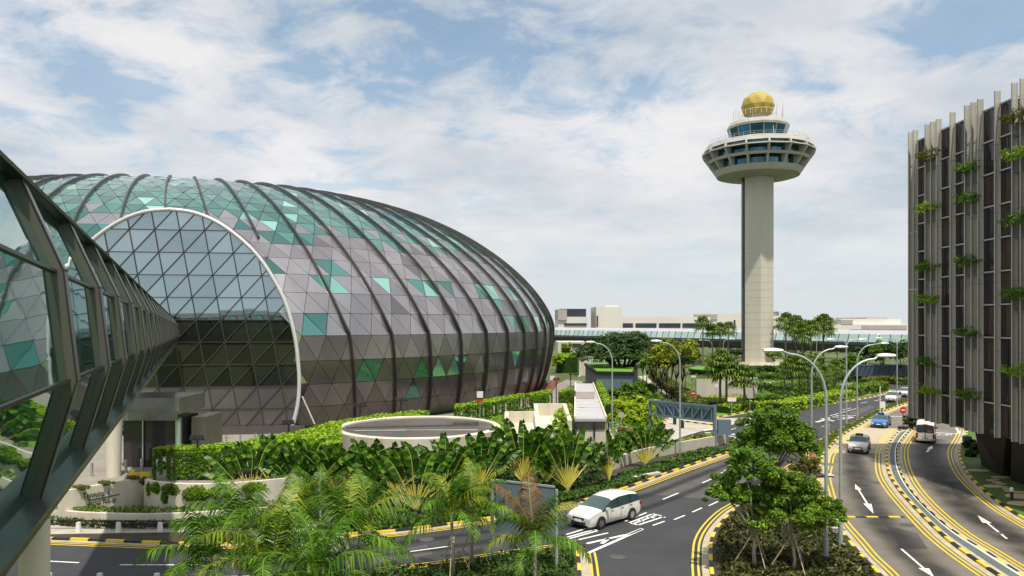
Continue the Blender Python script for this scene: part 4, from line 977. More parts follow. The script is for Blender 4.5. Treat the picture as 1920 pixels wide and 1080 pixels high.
k=MB(); k.lathe([(.38,0),(.45,.9),(.45,1.0),(.1,1.12)],14); o=k.build('litter_bin','bin',smooth=True,sharp=40); o.location=G(1797,838)+V((.9,0,.13)); tag(o,'round green litter bin on the grass beside the hotel drive','bin')
q=G(1897,940); t=thing('lamp_bollard','dark garden light with white cap on the hotel lawn','bollard',q+V((0,0,.13))); k=MB(); k.lathe([(.1,0),(.1,.6)],10); k.build('post','black',t); k=MB(); k.lathe([(.12,.6),(.12,.85),(.03,.9)],10); k.build('cap','white',t)
for i,(x,y,r) in enumerate([(1835,885,.75),(1863,915,.62),(1873,898,.5),(1886,898,.5),(1859,904,.3),(1866,903,.3),(1870,908,.32),(1878,911,.32),(1882,917,.3),(1889,921,.3),(1893,925,.3),(1910,927,.4),(1918,935,1.0),(1916,949,.8)]):
    k=MB(); k.lathe([(r,0),(r*.96,.05)],16); o=k.build('stepping_stone','stone'); o.location=G(x,y)+V((0,0,.125+.003*i)); o.scale=(1.25,.8,1); tag(o,'flat round stepping stone on the grass beside the hotel','stepping stone','stepping stones on the hotel lawn')
k=MB(); k.box((0,0,.25),(.5,.35,.5)); k.box((0,0,.53),(.56,.4,.06)); o=k.build('junction_box','farwall2'); o.location=G(1567,1009)+V((0,0,.1)); tag(o,'small grey junction box at the foot of the two near lamps','box')
k=MB(); k.box((0,0,.004),(3.2,1.0,.02)); o=struct('crossing_pad',k,'paleconc'); o.location=G(1526,893)+V((0,0,.14))
k=MB(); k.box((0,0,.004),(.95,1.8,.02)); o=struct('drain_grating',k,'asphalt'); o.location=G(1533,892)+V((0,0,.17))
# ================================================================ VEHICLES
def car(name,label,paintm,loc,heading,kind='mpv',sc=1.,cat='car',taxi=False):
    """heading = direction of travel in radians; body lofted from stations front (x+) to rear"""
    t=thing(name,label,cat,loc,heading,sc=sc)
    if kind=='mpv':   ST=[(2.28,.32,.62,.66,.60),(2.22,.22,.72,.76,.76),(2.0,.2,.78,.86,.83),(1.25,.2,.88,1.02,.86),(.35,.2,.93,1.46,.87),(-.3,.2,.95,1.57,.87),(-1.3,.2,.98,1.56,.87),(-2.0,.22,1.0,1.45,.85),(-2.22,.28,.98,1.04,.82),(-2.3,.36,.8,.84,.72)]; cab=(3,8); wb=(1.4,-1.36); wr=.325
    elif kind=='hatch': ST=[(2.1,.32,.6,.64,.6),(2.04,.2,.7,.74,.76),(1.8,.18,.78,.85,.83),(1.02,.18,.88,1.0,.86),(.25,.18,.92,1.38,.86),(-.35,.18,.94,1.46,.86),(-1.1,.18,.96,1.42,.86),(-1.72,.2,.98,1.22,.84),(-2.0,.25,.97,1.0,.8),(-2.08,.35,.75,.8,.7)]; cab=(3,8); wb=(1.3,-1.28); wr=.31
    elif kind=='sedan': ST=[(2.4,.34,.6,.64,.6),(2.34,.2,.7,.74,.78),(2.1,.18,.78,.84,.86),(1.05,.18,.88,.98,.89),(.3,.18,.9,1.36,.89),(-.3,.18,.92,1.44,.89),(-.95,.18,.93,1.40,.89),(-1.6,.18,.94,1.02,.88),(-2.25,.22,.93,1.0,.84),(-2.4,.35,.75,.8,.74)]; cab=(3,7); wb=(1.42,-1.4); wr=.32
    else: ST=[(2.4,.35,.8,.86,.66),(2.34,.25,.95,1.02,.82),(2.05,.22,1.05,1.2,.86),(1.45,.22,1.1,1.85,.87),(.9,.22,1.12,2.12,.87),(0,.22,1.12,2.2,.87),(-1.4,.22,1.12,2.2,.87),(-2.2,.24,1.12,2.14,.86),(-2.36,.3,1.1,1.92,.84),(-2.4,.38,1.08,1.12,.82)]; cab=(2,9); wb=(1.55,-1.45); wr=.34
    n=len(ST); secs=[]
    for x,zb,zs,zt,w in ST:
        top=zt-zs>.25; f=min(1,max(0,(zt-zs)/.55))
        wr_=w*(1-.17*f) if kind!='van' else w*(1-.08*f)
        secs.append([(x,0,zb),(x,w*.9,zb),(x,w,zb+.17),(x,w*1.01,zb+(zs-zb)*.62),(x,w*.97,zs),(x,wr_,zt-.07*f-.02),(x,wr_*.86,zt-.012),(x,wr_*.45,zt+.018),(x,0,zt+.022)])
    body=MB(); win=[MB(),MB()]; ws=MB(); rw=MB(); m=len(secs[0])
    V_=[p for s in secs for p in s]; Vm=[(x,-y,z) for x,y,z in V_]
    for i in range(n-1):
        for j in range(m-1):
            q=[i*m+j,(i+1)*m+j,(i+1)*m+j+1,i*m+j+1]
            tgt=body
            c0,c1=cab
            if j==4 and c0<=i<c1: tgt='win'
            if kind!='van' and i==c0 and j>=5: tgt=ws
            if kind=='van' and i==c0 and j>=5: tgt=ws
            if i==c1-1 and j>=5: tgt=rw
            if kind=='van' and j==4 and 3<i<c1 : tgt='win' if i in(4,5,6) else body
            for VV,fl in ((V_,0),(Vm,1)):
                pts=[VV[k_] for k_ in q]; (win[fl] if tgt=='win' else tgt).add(pts if fl else pts[::-1],[[0,1,2,3]])
    for sgn in (1,-1):
        for s,fl in ((secs[0],1),(secs[-1],0)):
            pts=[(x,sgn*y,z) for x,y,z in s]; 
            if (sgn>0)==bool(fl): pts=pts[::-1]
            body.poly(pts)
    bo=body.build('body',paintm,t,smooth=True); 
    bm=bmesh.new(); bm.from_mesh(bo.data); bmesh.ops.remove_doubles(bm,verts=bm.verts,dist=.004); bmesh.ops.recalc_face_normals(bm,faces=bm.faces); bm.to_mesh(bo.data); bm.free()
    for p in bo.data.polygons: p.use_smooth=True
    bo.data.set_sharp_from_angle(angle=R(32))
    for nm,mb,gm in (('side_window',win[0],'carglass'),('side_window',win[1],'carglass'),('windscreen',ws,'windscreen'),('rear_window',rw,'carglass')):
        if mb.f: mb.build(nm,gm,t)
    # pillars between the side windows
    pl=MB()
    for xx in ((-.15,-1.25) if kind!='van' else (.9,-.3)):
        for sgn in (1,-1):
            i=max(k for k in range(n) if ST[k][0]>=xx); f=(ST[i][0]-xx)/(ST[i][0]-ST[i+1][0]) if i+1<n else 0
            def L2(j): a=secs[i][j];b=secs[i+1][j]; return V((xx,sgn*(a[1]+(b[1]-a[1])*f+.006),a[2]+(b[2]-a[2])*f))
            pl.bar(L2(4),L2(5),.07,.02,0,V((1,0,0)))
    pl.build('pillar','black',t)
    for wx in wb:
        for sgn in (1,-1):
            w=max(s[4] for s in ST)
            k=MB(); N_=20
            def ring(r0,r1,y,mb,z=wr): mb.add([(wx+r0*math.cos(6.2832*i/N_),y,z+r0*math.sin(6.2832*i/N_)) for i in range(N_)]+[(wx+r1*math.cos(6.2832*i/N_),y,z+r1*math.sin(6.2832*i/N_)) for i in range(N_)],[[i,(i+1)%N_,N_+(i+1)%N_,N_+i] for i in range(N_)])
            ring(0.01,wr*1.2,sgn*(w*1.012+.004),k); 
            k.build('wheel_arch','rubber',t)
            k=MB(); y0,y1=sgn*(w-.18),sgn*(w*1.012+.035)
            pr=[(wr*.6,y1),(wr*.68,y1+sgn*.005),(wr*.95,y1),(wr,y1-sgn*.03),(wr,y0)]
            vs=[];fs=[]
            for r_,y in pr: vs+=[(wx+r_*math.cos(6.2832*i/N_),y,wr+r_*math.sin(6.2832*i/N_)) for i in range(N_)]
            for q in range(len(pr)-1): fs+=[[q*N_+i,q*N_+(i+1)%N_,(q+1)*N_+(i+1)%N_,(q+1)*N_+i] for i in range(N_)]
            k.add(vs,fs); wo=k.build('wheel','rubber',t)
            k=MB(); ring(.0,wr*.2,y1-sgn*.004,k); ring(wr*.55,wr*.64,y1,k)
            for s5 in range(7):
                a=6.2832*s5/7; k.bar((wx+wr*.15*math.cos(a),y1-sgn*.008,wr+wr*.15*math.sin(a)),(wx+wr*.58*math.cos(a),y1-sgn*.004,wr+wr*.58*math.sin(a)),.07,.02,0,V((0,1,0)))
            k.build('rim','chrome',wo)
    sm=MB()
    for xx in ((.55,-.35,-1.15) if kind!='van' else (1.3,.3)):
        for sgn in (1,-1):
            i=max(k for k in range(n) if ST[k][0]>=xx); f=(ST[i][0]-xx)/(ST[i][0]-ST[i+1][0])
            def L3(j): a=secs[i][j];b=secs[i+1][j]; return V((xx,sgn*(a[1]+(b[1]-a[1])*f+.003),a[2]+(b[2]-a[2])*f))
            sm.bar(L3(2),L3(3),.022,.012,0,V((1,0,0))); sm.bar(L3(3),L3(4),.022,.012,0,V((1,0,0)))
            h3=L3(3).lerp(L3(4),.7); sm.box((h3.x-.16,h3.y+sgn*.012,h3.z),(.16,.03,.03))
    sm.build('door_seam','black',t)
    fx=ST[1][0]; rx=ST[-2][0]; zs=ST[1][2]; w=ST[1][4]
    for sgn in (1,-1):
        k=MB(); k.box((fx-.06,sgn*(w-.13),zs-.1),(.34,.32,.15)); k.build('headlight','headlight',t)
        k=MB(); hh=.22 if kind!='van' else .5; k.box((rx+.0,sgn*(ST[-2][4]-.07),ST[-2][2]-.12 if kind!='van' else .8),(.16,.2,hh)); k.build('tail_light','redlight',t)
        k=MB(); mx=ST[cab[0]][0]-.35; k.box((mx,sgn*(ST[4][4]+.09),ST[4][2]+.08),(.16,.22,.15)); k.build('mirror',paintm if kind!='van' else 'black',t)
    k=MB(); k.box((ST[0][0]-.03,0,zs-.12 if kind!='van' else .72),(.12,.8,.12)); k.box((ST[0][0]-.03,0,.36),(.10,1.0,.14)); k.build('grille','black',t)
    for xx in (ST[0][0]+.035,ST[-1][0]-.03): k=MB(); k.box((xx,0,.5),(.03,.5,.13)); k.build('number_plate','white' if xx>0 else 'black',t)
    k=MB(); k.box((ST[0][0]-.1,0,.27),(.16,1.2,.08)); k.build('bumper_trim','black',t)
    if taxi: k=MB(); k.box((-.15,0,ST[5][3]+.1),(.22,.7,.16),taper=.85); k.build('roof_sign','black' if taxi==1 else 'farwall2',t)
    return t
def head(p,q): a=G(*p);b=G(*q); return math.atan2(b.y-a.y,b.x-a.x)
h=head((1183.5,973.5),(1122.4,992)); m=(G(1183.5,973.5)+G(1122.4,992))/2; nv=V((math.sin(h),-math.cos(h),0))*-1
if nv.y<0: nv=-nv
car('white_car','white people carrier driving over the road lettering below the traveller palms','carwhite',m+nv*.86,h,'mpv',1.16)
car('silver_car','silver white hatchback coming down the exit lane','carsilver',G(1611,845),head((1640,800),(1596,895)),'hatch',1.06,taxi=1)
car('blue_taxi','blue taxi with roof sign in front of the hotel corner','carblue',G(1652,799),head((1672,786),(1630,822)),'sedan',1.02,taxi=1)
v=car('white_minibus','white high roofed minibus seen from behind on the hotel drive','carwhite',G(1736,826),head((1733,850),(1741,800)),'van',1.05,cat='minibus')
k=MB(); k.box((-2.42,0,1.93),(.04,.5,.12)); k.build('rear_emblem','red',v); k=MB(); k.box((-2.43,-.38,1.3),(.03,.42,.16)); k.build('rear_sign','red',v)
for sg in (1,-1): k=MB(); k.box((-2.415,sg*.38,1.5),(.03,.66,.62)); k.build('rear_window','carglass',v)
k=MB(); k.box((-2.45,0,1.3),(.02,.05,1.5)); k.build('door_seam','black',v); 
for z_,n_ in ((.5,'bumper'),): k=MB(); k.box((-2.44,0,.42),(.14,1.6,.2)); k.build(n_,'farwall2',v)
car('white_taxi','white estate car farther up the main road by the double lamp','carwhite',G(1675,753),head((1690,745),(1655,765)),'mpv',1.1,taxi=2)
car('silver_car','silver saloon at the hotel corner on the far road','carsilver',G(1697,743),head((1710,738),(1680,750)),'sedan',1.08)
car('white_car','white saloon half hidden behind the front palms on the near road','carwhite',G(560,1036),math.pi*1.0,'sedan',1.05)
car('white_car','white hatchback parked behind the vine curtain on the left','carwhite',G(305,888,1.3)+V((.4,2.6,0)),math.pi,'hatch',.95)
# ================================================================ VEGETATION
random.seed(21)
# ---- coconut palms
def frond_mesh(nm,L,el,droop,seed,m,nl=36,dead=False):
    rnd=random.Random(seed); k=MB(); pts=[];dirs=[]; p=V((0,0,0)); a=el; n=16
    for i in range(n+1):
        pts.append(p.copy()); dirs.append(V((math.cos(a),0,math.sin(a)))); p=p+dirs[-1]*(L/n); a-=droop/n*(0.5+1.0*i/n)
    k.tube(pts,[.024*(1-.8*i/n)+.004 for i in range(n+1)],4,1,cap=False)
    for i in range(nl):
        f=.13+.87*(i+.5)/nl; x=f*n; q=min(int(x),n-1); b=pts[q].lerp(pts[q+1],x-q); t=dirs[q]; up=V((-t.z,0,t.x))
        ll=L*.31*(math.sin(math.pi*min(1,.18+.80*f))**.7)*rnd.uniform(.8,1.1)
        for s in (1,-1):
            side=V((0,s,0)); d=(side*.9+t*.6+up*(.12 if not dead else -.5)+V((0,0,-.25))+rdir(rnd)*.2).normalized()
            e1=b+d*ll*.45; d2=(d+V((0,0,-1.15 if not dead else -1.8))).normalized(); e2=e1+d2*ll*.6; w=t*.030*(L/2.8)
            k.add([b-w*.6,b+w*.6,e1+w,e1-w,e2+w*.1],[[0,1,2,3],[3,2,4]],0)
    o=k.build(nm,[m,'rachis']); me=o.data; bpy.data.objects.remove(o); return me
FR={}
for c,m in (('g','lf_coco'),('y','lf_cocoy'),('b','lf_cocob')):
    FR[c]=[frond_mesh('frond',3.3,R(e),R(d),i*7+ord(c),m,dead=(c=='b' and i>2)) for i,(e,d) in enumerate([(80,60),(66,95),(50,110),(32,105),(8,85)])]
def coconut(x,yc,yb,label,nf=15,mix='ggy',sc=1.,seed=0,stakes=False,lean=0.):
    rnd=random.Random(seed+91); b=G(x,yb); H_=HC-(yc-605)*b.y/F
    t=thing('coconut_palm',label,'palm tree',b)
    k=MB(); k.tube([(0,0,0),(lean*.3,0,H_*.5),(lean,0,H_-.05)],[.13*sc,.09*sc,.085*sc],8); k.build('trunk','palebark',t,smooth=True)
    for i in range(nf):
        v=min(4,int(5*(i+.5)/nf)); c=rnd.choice(mix); o=bpy.data.objects.new('frond',FR[c][v]); COL.objects.link(o); o.parent=t
        o.location=(lean,0,H_-.1); o.rotation_euler=(rnd.uniform(-.15,.15),rnd.uniform(-.1,.1),i*2.39996+rnd.uniform(-.3,.3)+seed); s=sc*rnd.uniform(.85,1.12); o.scale=(s,s,s)
    if stakes:
        for a in (.4,2.5,4.6): k=MB(); k.tube([(lean*.4+.1*math.cos(a),.1*math.sin(a),H_*.62),(1.1*math.cos(a),1.1*math.sin(a),.02)],.03,6); k.build('stake','wood',t)
        k=MB(); k.lathe([(.12,H_*.56),(.13,H_*.6),(.12,H_*.64)],10,c=(lean*.4,0,0)); k.build('tie_cloth','white',t)
    return t
coconut(1003,1010,1125,'young coconut palm with drooping brown fronds in front of the sign panel',13,'gyggb',.95,3)
coconut(850,958,1092,'slender coconut palm with pale staked trunk left of the sign panel',13,'ygg',.92,5,True,-.1)
coconut(884,952,1072,'slender coconut palm just behind the staked one, left of the sign panel',11,'ygg',.85,6,True,.05)
coconut(652,1008,1185,'yellow green coconut palm at the bottom, nearest the road dash',12,'gggy',1.05,8)
coconut(450,988,1135,'coconut palm leftmost of the front row beside the pavement kerb',11,'ggg',1.02,9)
coconut(545,985,1110,'coconut palm with upright green fronds in front of the white saloon',10,'gggy',.95,12)
coconut(600,955,1085,'yellowing coconut palm behind the front row by the road kerb',10,'gyg',.85,14)
coconut(690,965,1092,'green coconut palm between the white saloon and the staked palms',13,'ggy',.9,16)
coconut(508,1062,1250,'coconut palm nearest the camera with long arching fronds at the bottom edge',11,'gggy',1.05,18)
coconut(590,1075,1270,'low coconut palm at the bottom edge right of the nearest one',10,'ggg',.95,19)
coconut(400,1055,1200,'coconut palm at the lower left with fronds over the road edge',12,'ggg',1.0,23)
# ---- traveller palms: flat fans of paddle leaves
def paddle(seed,PL=2.15,BL=2.15,W=.38):
    rnd=random.Random(seed); k=MB(); n=9; pts=[]; p=V((0,0,0)); a=R(90); bend=rnd.uniform(.3,1.3); yb=rnd.uniform(-.5,.5)
    for i in range(5): pts.append(p.copy()); p=p+V((0,0,PL/5))
    N0=len(pts)
    for i in range(n+1):
        f=i/n; th=bend*f*f; pts.append(p.copy()); p=p+V((math.sin(th)*.75,math.sin(th)*.5*(1 if yb>0 else -1),math.cos(th)))*(BL/n)
    k.tube(pts[:N0+1],[.055,.05,.045,.04,.035,.03],5,1,cap=False); k.tube(pts[N0:],[.03*(1-.8*i/n) for i in range(n+1)],4,1,cap=False)
    for i in range(n):
        f0,f1=i/n,(i+.94)/n; w=lambda f: W*(math.sin(math.pi*(.10+.86*f))**.55)
        a,b=pts[N0+i],pts[N0+i].lerp(pts[N0+i+1],.94)
        for s in (1,-1):
            z0=rnd.uniform(-.12,.10); dr=rnd.uniform(-.16,.05)
            k.add([a,b,b+V((s*w(f1),-.14+dr,.10+z0)),a+V((s*w(f0),-.14+dr,.04+z0))],[[0,1,2,3]],0)
    o=k.build('leaf',['lf_ban','petiole']); me=o.data; bpy.data.objects.remove(o); return me
PAD=[paddle(i) for i in range(6)]
def traveller(x,yb,ht,rz,label,seed,n=13,trunk=.6,group=None):
    rnd=random.Random(seed); b=G(x,yb); t=thing('traveller_palm',label,'palm tree',b,rz,group=group); s=ht/4.4
    k=MB(); k.tube([(0,0,0),(0,0,trunk*s)],[.16*s,.14*s],8); k.build('trunk','palebark',t)
    k=MB()
    for i in range(n):
        a=(i/(n-1)-.5)*2*R(40); k.tube([(math.sin(a)*.06,0,trunk*s*.6),(math.sin(a)*1.5*s,0,trunk*s*.6+math.cos(a)*1.7*s)],[.085*s,.035*s],5)
    k.build('leaf_sheath','petiole',t)
    for i in range(n):
        a=(i/(n-1)-.5)*2*R(50); o=bpy.data.objects.new('leaf',rnd.choice(PAD)); COL.objects.link(o); o.parent=t
        o.location=(0,rnd.uniform(-.05,.05),trunk*s*.7); o.rotation_euler=(rnd.uniform(-.12,.12),a+rnd.uniform(-.08,.08),0); q=s*rnd.uniform(.88,1.1); o.scale=(q*rnd.uniform(.85,1.2)*(1 if a>0 else -1),q,q)
    return t
TP=[(778,968,4.6,.2,'traveller palm with yellow fan base right behind the staked coconut palms'),(980,915,4.9,-.3,'tall traveller palm standing before the white ramp troughs'),(1064,928,4.6,.5,'traveller palm with bright yellow sheaths left of the small palm by the slab'),(1141,910,4.0,1.0,'narrow traveller palm seen half edge on left of the low wall'),(1210,878,3.9,.25,'traveller palm in front of the low wall beneath the gantry'),
 (468,945,4.6,.3,'leftmost traveller palm, beside the vine curtain'),(520,938,4.9,-.5,'second traveller palm from the left, below the arch rim'),(575,942,4.7,.1,'traveller palm below the arch rim, left of the drum'),(632,940,4.3,.6,'traveller palm at the left edge of the drum'),(690,936,4.2,-.2,'traveller palm rising before the left half of the drum'),(738,936,4.1,.4,'traveller palm rising before the middle of the drum'),(835,930,4.2,-.4,'traveller palm before the right half of the drum'),(900,924,4.4,.3,'traveller palm at the right edge of the drum'),(1025,912,4.3,-.6,'traveller palm between the ramp troughs and the covered walkway')]
for i,(x,yb,ht,rz,lab) in enumerate(TP): traveller(x,yb,ht,rz,lab,40+i,13 if x>930 else 9)
# ---- fan palms
def fan_crown(seed,Rr=1.0,nf=30,m='lf_fan'):
    rnd=random.Random(seed); k=MB()
    for i in range(nf):
        az=i*2.4+rnd.uniform(-.3,.3); el=R(85-125*(i+.5)/nf)+rnd.uniform(-.15,.15); d=V((math.cos(az)*math.cos(el),math.sin(az)*math.cos(el),math.sin(el)))
        c=d*Rr*.62; k.tube([V((0,0,0)),c],.02,3,1,cap=False); side=V((-math.sin(az),math.cos(az),0)); up=side.cross(d)*-1
        for q in range(11):
            th=R(-115+23*q); v=(d*math.cos(th)+side*math.sin(th)+up*.1).normalized(); L=Rr*.62*rnd.uniform(.85,1.1); w=(side*math.cos(th)-d*math.sin(th))*.055*Rr
            e=c+v*L*.6; tip=c+v*L*.9+V((0,0,-.28*Rr)); k.add([c,e+w,tip,e-w],[[0,1,2,3]],0)
    o=k.build('crown',[m,'rachis']); me=o.data; bpy.data.objects.remove(o); return me
FC=[fan_crown(1),fan_crown(2,nf=24),fan_crown(3,nf=34)]
def fanpalm(x,yb,yc,rpx,label,seed,group=None,m=None):
    rnd=random.Random(seed); b=G(x,yb); H_=HC-(yc-605)*b.y/F; rr=1.18*rpx*b.y/F
    t=thing('fan_palm',label,'palm tree',b,group=group)
    k=MB(); k.tube([(0,0,0),(rnd.uniform(-.2,.2),0,H_*.5),(0,0,H_)],[.2*rr/2,.14*rr/2,.12*rr/2],7); k.build('trunk','bark',t)
    o=bpy.data.objects.new('crown',rnd.choice(FC)); COL.objects.link(o); o.parent=t; o.location=(0,0,H_); o.rotation_euler=(rnd.uniform(-.15,.15),rnd.uniform(-.15,.15),rnd.uniform(0,6)); o.scale=(rr,rr,rr*rnd.uniform(.9,1.05))
for i,(x,yb,yc,r,lab) in enumerate([(1351,768,688,28,'tall fan palm left of two close trunks on the lawn by the gantry'),(1362,769,694,27,'fan palm right of two close trunks on the lawn by the gantry'),(1394,770,712,27,'shorter fan palm on its own right of the gantry palms'),
  (1318,690,609,16,'tallest slender fan palm left of the tower, leftmost of four'),(1336,690,622,14,'slender fan palm left of the tower, second of four'),(1350,690,619,14,'slender fan palm left of the tower, third of four'),(1366,690,619,14,'slender fan palm nearest the tower shaft on its left'),
  (1474,690,607,20,'tall fan palm nearest the tower shaft on its right'),(1492,698,614,21,'bushy fan palm second right of the tower'),(1504,700,628,20,'fan palm in the middle of the group right of the tower'),(1520,698,618,18,'fan palm second from the right end of the tower group'),(1544,696,612,21,'fan palm at the right end of the tower group'),
  (1487,750,688,21,'fan palm behind the lime hedge, leftmost of the hedge group'),(1500,749,682,20,'fan palm behind the lime hedge, second of the hedge group'),(1514,748,690,20,'fan palm behind the lime hedge, third of the hedge group'),(1540,744,704,19,'short dark fan palm behind the lime hedge near the lamp poles'),(1566,738,690,16,'fan palm between the lamp poles right of the hedge group'),(1470,742,696,16,'small fan palm left of the hedge group under the tower')]):
    fanpalm(x,yb,yc,r,lab,60+i)
# ---- broadleaf trees
def crown(k,c,r,n_sub,n_leaf,size,seed,flat=1.,low=-.35,asp=.5,subr=.3):
    rnd=random.Random(seed); subs=[]
    for i in range(n_sub):
        while True:
            d=rdir(rnd)
            if d.z>low: break
        f=rnd.uniform(.42,1.12); p=V((c[0]+d.x*r[0]*f,c[1]+d.y*r[1]*f,c[2]+d.z*r[2]*f)); subs.append(p)
        sr=subr*(r[0]+r[1]+r[2])/3*rnd.uniform(.7,1.3)
        for q in range(n_leaf):
            e=rdir(rnd); e.z*=flat; lp=p+e*sr*rnd.uniform(.5,1.0); leafquad(k,lp,(e+V((0,0,.9))+rdir(rnd)*.7),size*rnd.uniform(.6,1.3),asp,0,rnd)
    return subs
def tree(name,label,base,crowns,m,trunk=.14,bark='bark',n_sub=40,n_leaf=55,size=.16,seed=1,cat='tree',group=None,flat=.7,stakes=False,subr=.3,low=-.35,nlimb=8,fork=.5,asp=.5):
    t=thing(name,label,cat,base,group=group); k=MB(); subs=[]
    for i,(dx,dy,z,rx,ry,rz) in enumerate(crowns): subs+=crown(k,(dx,dy,z),(rx,ry,rz),n_sub,n_leaf,size,seed*13+i,flat,low,asp,subr)
    k.build('crown',m,t)
    rnd=random.Random(seed); zmin=min(c[2] for c in crowns); zf=zmin*fork; tr=MB()
    tr.tube([(0,0,-.05),(rnd.uniform(-.1,.1),0,zf*.5),(0,0,zf)],[trunk*1.25,trunk,trunk*.9],8)
    for p in rnd.sample(subs,min(nlimb,len(subs))):
        mid=V((p.x*.45,p.y*.45,zf+(p.z-zf)*.55))+rdir(rnd)*.15; tr.tube([(0,0,zf*.96),mid,p],[trunk*.7,trunk*.42,trunk*.1],6)
    tr.build('trunk',bark,t,smooth=True)
    if stakes:
        for a in (.7,2.8,4.9): k=MB(); k.tube([(.1*math.cos(a),.1*math.sin(a),1.9),(1.2*math.cos(a),1.2*math.sin(a),.05)],.03,6); k.build('stake','wood',t)
    return t
tree('leafy_tree','broad leafy young tree overhanging the main road from the tree island',G(1416,1072)+V((0,0,.1)),[(-.1,.5,4.9,1.7,1.8,1.75),(-1.5,.2,3.9,1.1,1.1,.7),(.3,.5,3.4,1.4,1.4,.9)],'lf_tree',.10,'palebark',62,95,.115,1,stakes=True,subr=.2)
tree('leafy_tree','lower feathery young tree beside the two near lamp poles',G(1487,1078)+V((0,0,.1)),[(.1,.4,2.75,2.0,1.6,1.15),(.3,.8,4.1,1.4,1.2,1.0),(1.8,.5,3.0,1.1,1.,.7)],'lf_mid',.08,'palebark',58,90,.105,2,stakes=True,subr=.22)
tree('leafy_tree','round dense tree at the back of the island, topmost against the far road',G(1450,940)+V((0,0,.1)),[(.1,0,4.8,2.5,2.3,1.8),(1.4,.4,4.0,1.6,1.6,1.1),(-.9,.3,4.1,1.7,1.6,1.1)],'lf_tree',.12,'bark',84,105,.13,3,subr=.19)
tree('leafy_tree','small bushy tree at the island tip, right behind the feathery tree',G(1512,915)+V((0,0,.1)),[(-1.3,0,3.4,2.3,1.8,1.6)],'lf_mid',.09,'bark',80,85,.13,4,subr=.26)
tree('leafy_tree','thin yellow leaved sapling between the two big island trees',G(1466,1015)+V((0,0,.1)),[(1.2,0,4.3,.9,.8,.8)],'lf_olive',.05,'palebark',22,36,.13,5,subr=.3)
# rain tree
b=G(1167,727); t=thing('rain_tree','wide dark umbrella shaped rain tree with spreading limbs above the lawn roof','tree',b)
k=MB(); rnd=random.Random(4); subs=[]
for i in range(220):
    a=rnd.uniform(0,6.283); rr=9.6*math.sqrt(rnd.random()); zz=11.0-.048*rr*rr+rnd.uniform(-1.2,.25); p=V((rr*math.cos(a)+.3,rr*math.sin(a)*.8,zz)); subs.append(p)
    for q in range(62):
        e=rdir(rnd); e.z*=.38; leafquad(k,p+e*1.5*rnd.uniform(.4,1),e+V((0,0,1.2))+rdir(rnd)*.6,.34*rnd.uniform(.6,1.3),.5,0,rnd)
k.build('crown','lf_dark',t); tr=MB(); tr.tube([(0,0,0),(.1,0,1.4),(.2,0,2.4)],[.75,.6,.55],10)
for i in range(15):
    a=i*.42*1.0+rnd.uniform(-.2,.2); p=V((6.8*math.cos(a),5.2*math.sin(a),8.0+rnd.uniform(-.6,.6))); m_=V((2.6*math.cos(a),2.*math.sin(a),5.0)); tr.tube([(.1,0,2.0),m_,p*.75+V((0,0,1.6)),p],[.34,.24,.16,.06],6)
tr.build('trunk','darkbark',t,smooth=True)
def shrubtree(x,yb,yc,rpx,rypx,m,label,seed,name='tree',n_sub=34,n_leaf=45,size=.33,group=None,trunk=.12,cat='tree',flat=.8):
    b=G(x,yb); s=b.y/F; zc=max(HC-(yc-605)*s,.3)
    return tree(name,label,b,[(0,0,zc,rpx*s,rpx*s*.9,rypx*s)],m,trunk,'darkbark',n_sub,n_leaf,size,seed,cat,group,flat,subr=.27,nlimb=6)
shrubtree(1268,748,672,46,34,'lf_yel','bright green round tree behind the garden wall left of the tall palms',11,n_sub=60)
shrubtree(1226,742,680,24,17,'lf_tree','mid green tree between the rain tree and the bright round tree',12)
for i,(x,yb) in enumerate([(1205,722),(1213,727),(1222,731),(1231,735),(1240,739),(1250,743),(1259,748),(1280,756),(1246,730),(1285,740)]):
    shrubtree(x,yb,672+ (i%3)*5,17,12,'lf_dark','slim dark trunked tree in the clipped row behind the long hedge',20+i,'row_tree',18,36,.3,'slim trees in a row behind the hedge',.10)
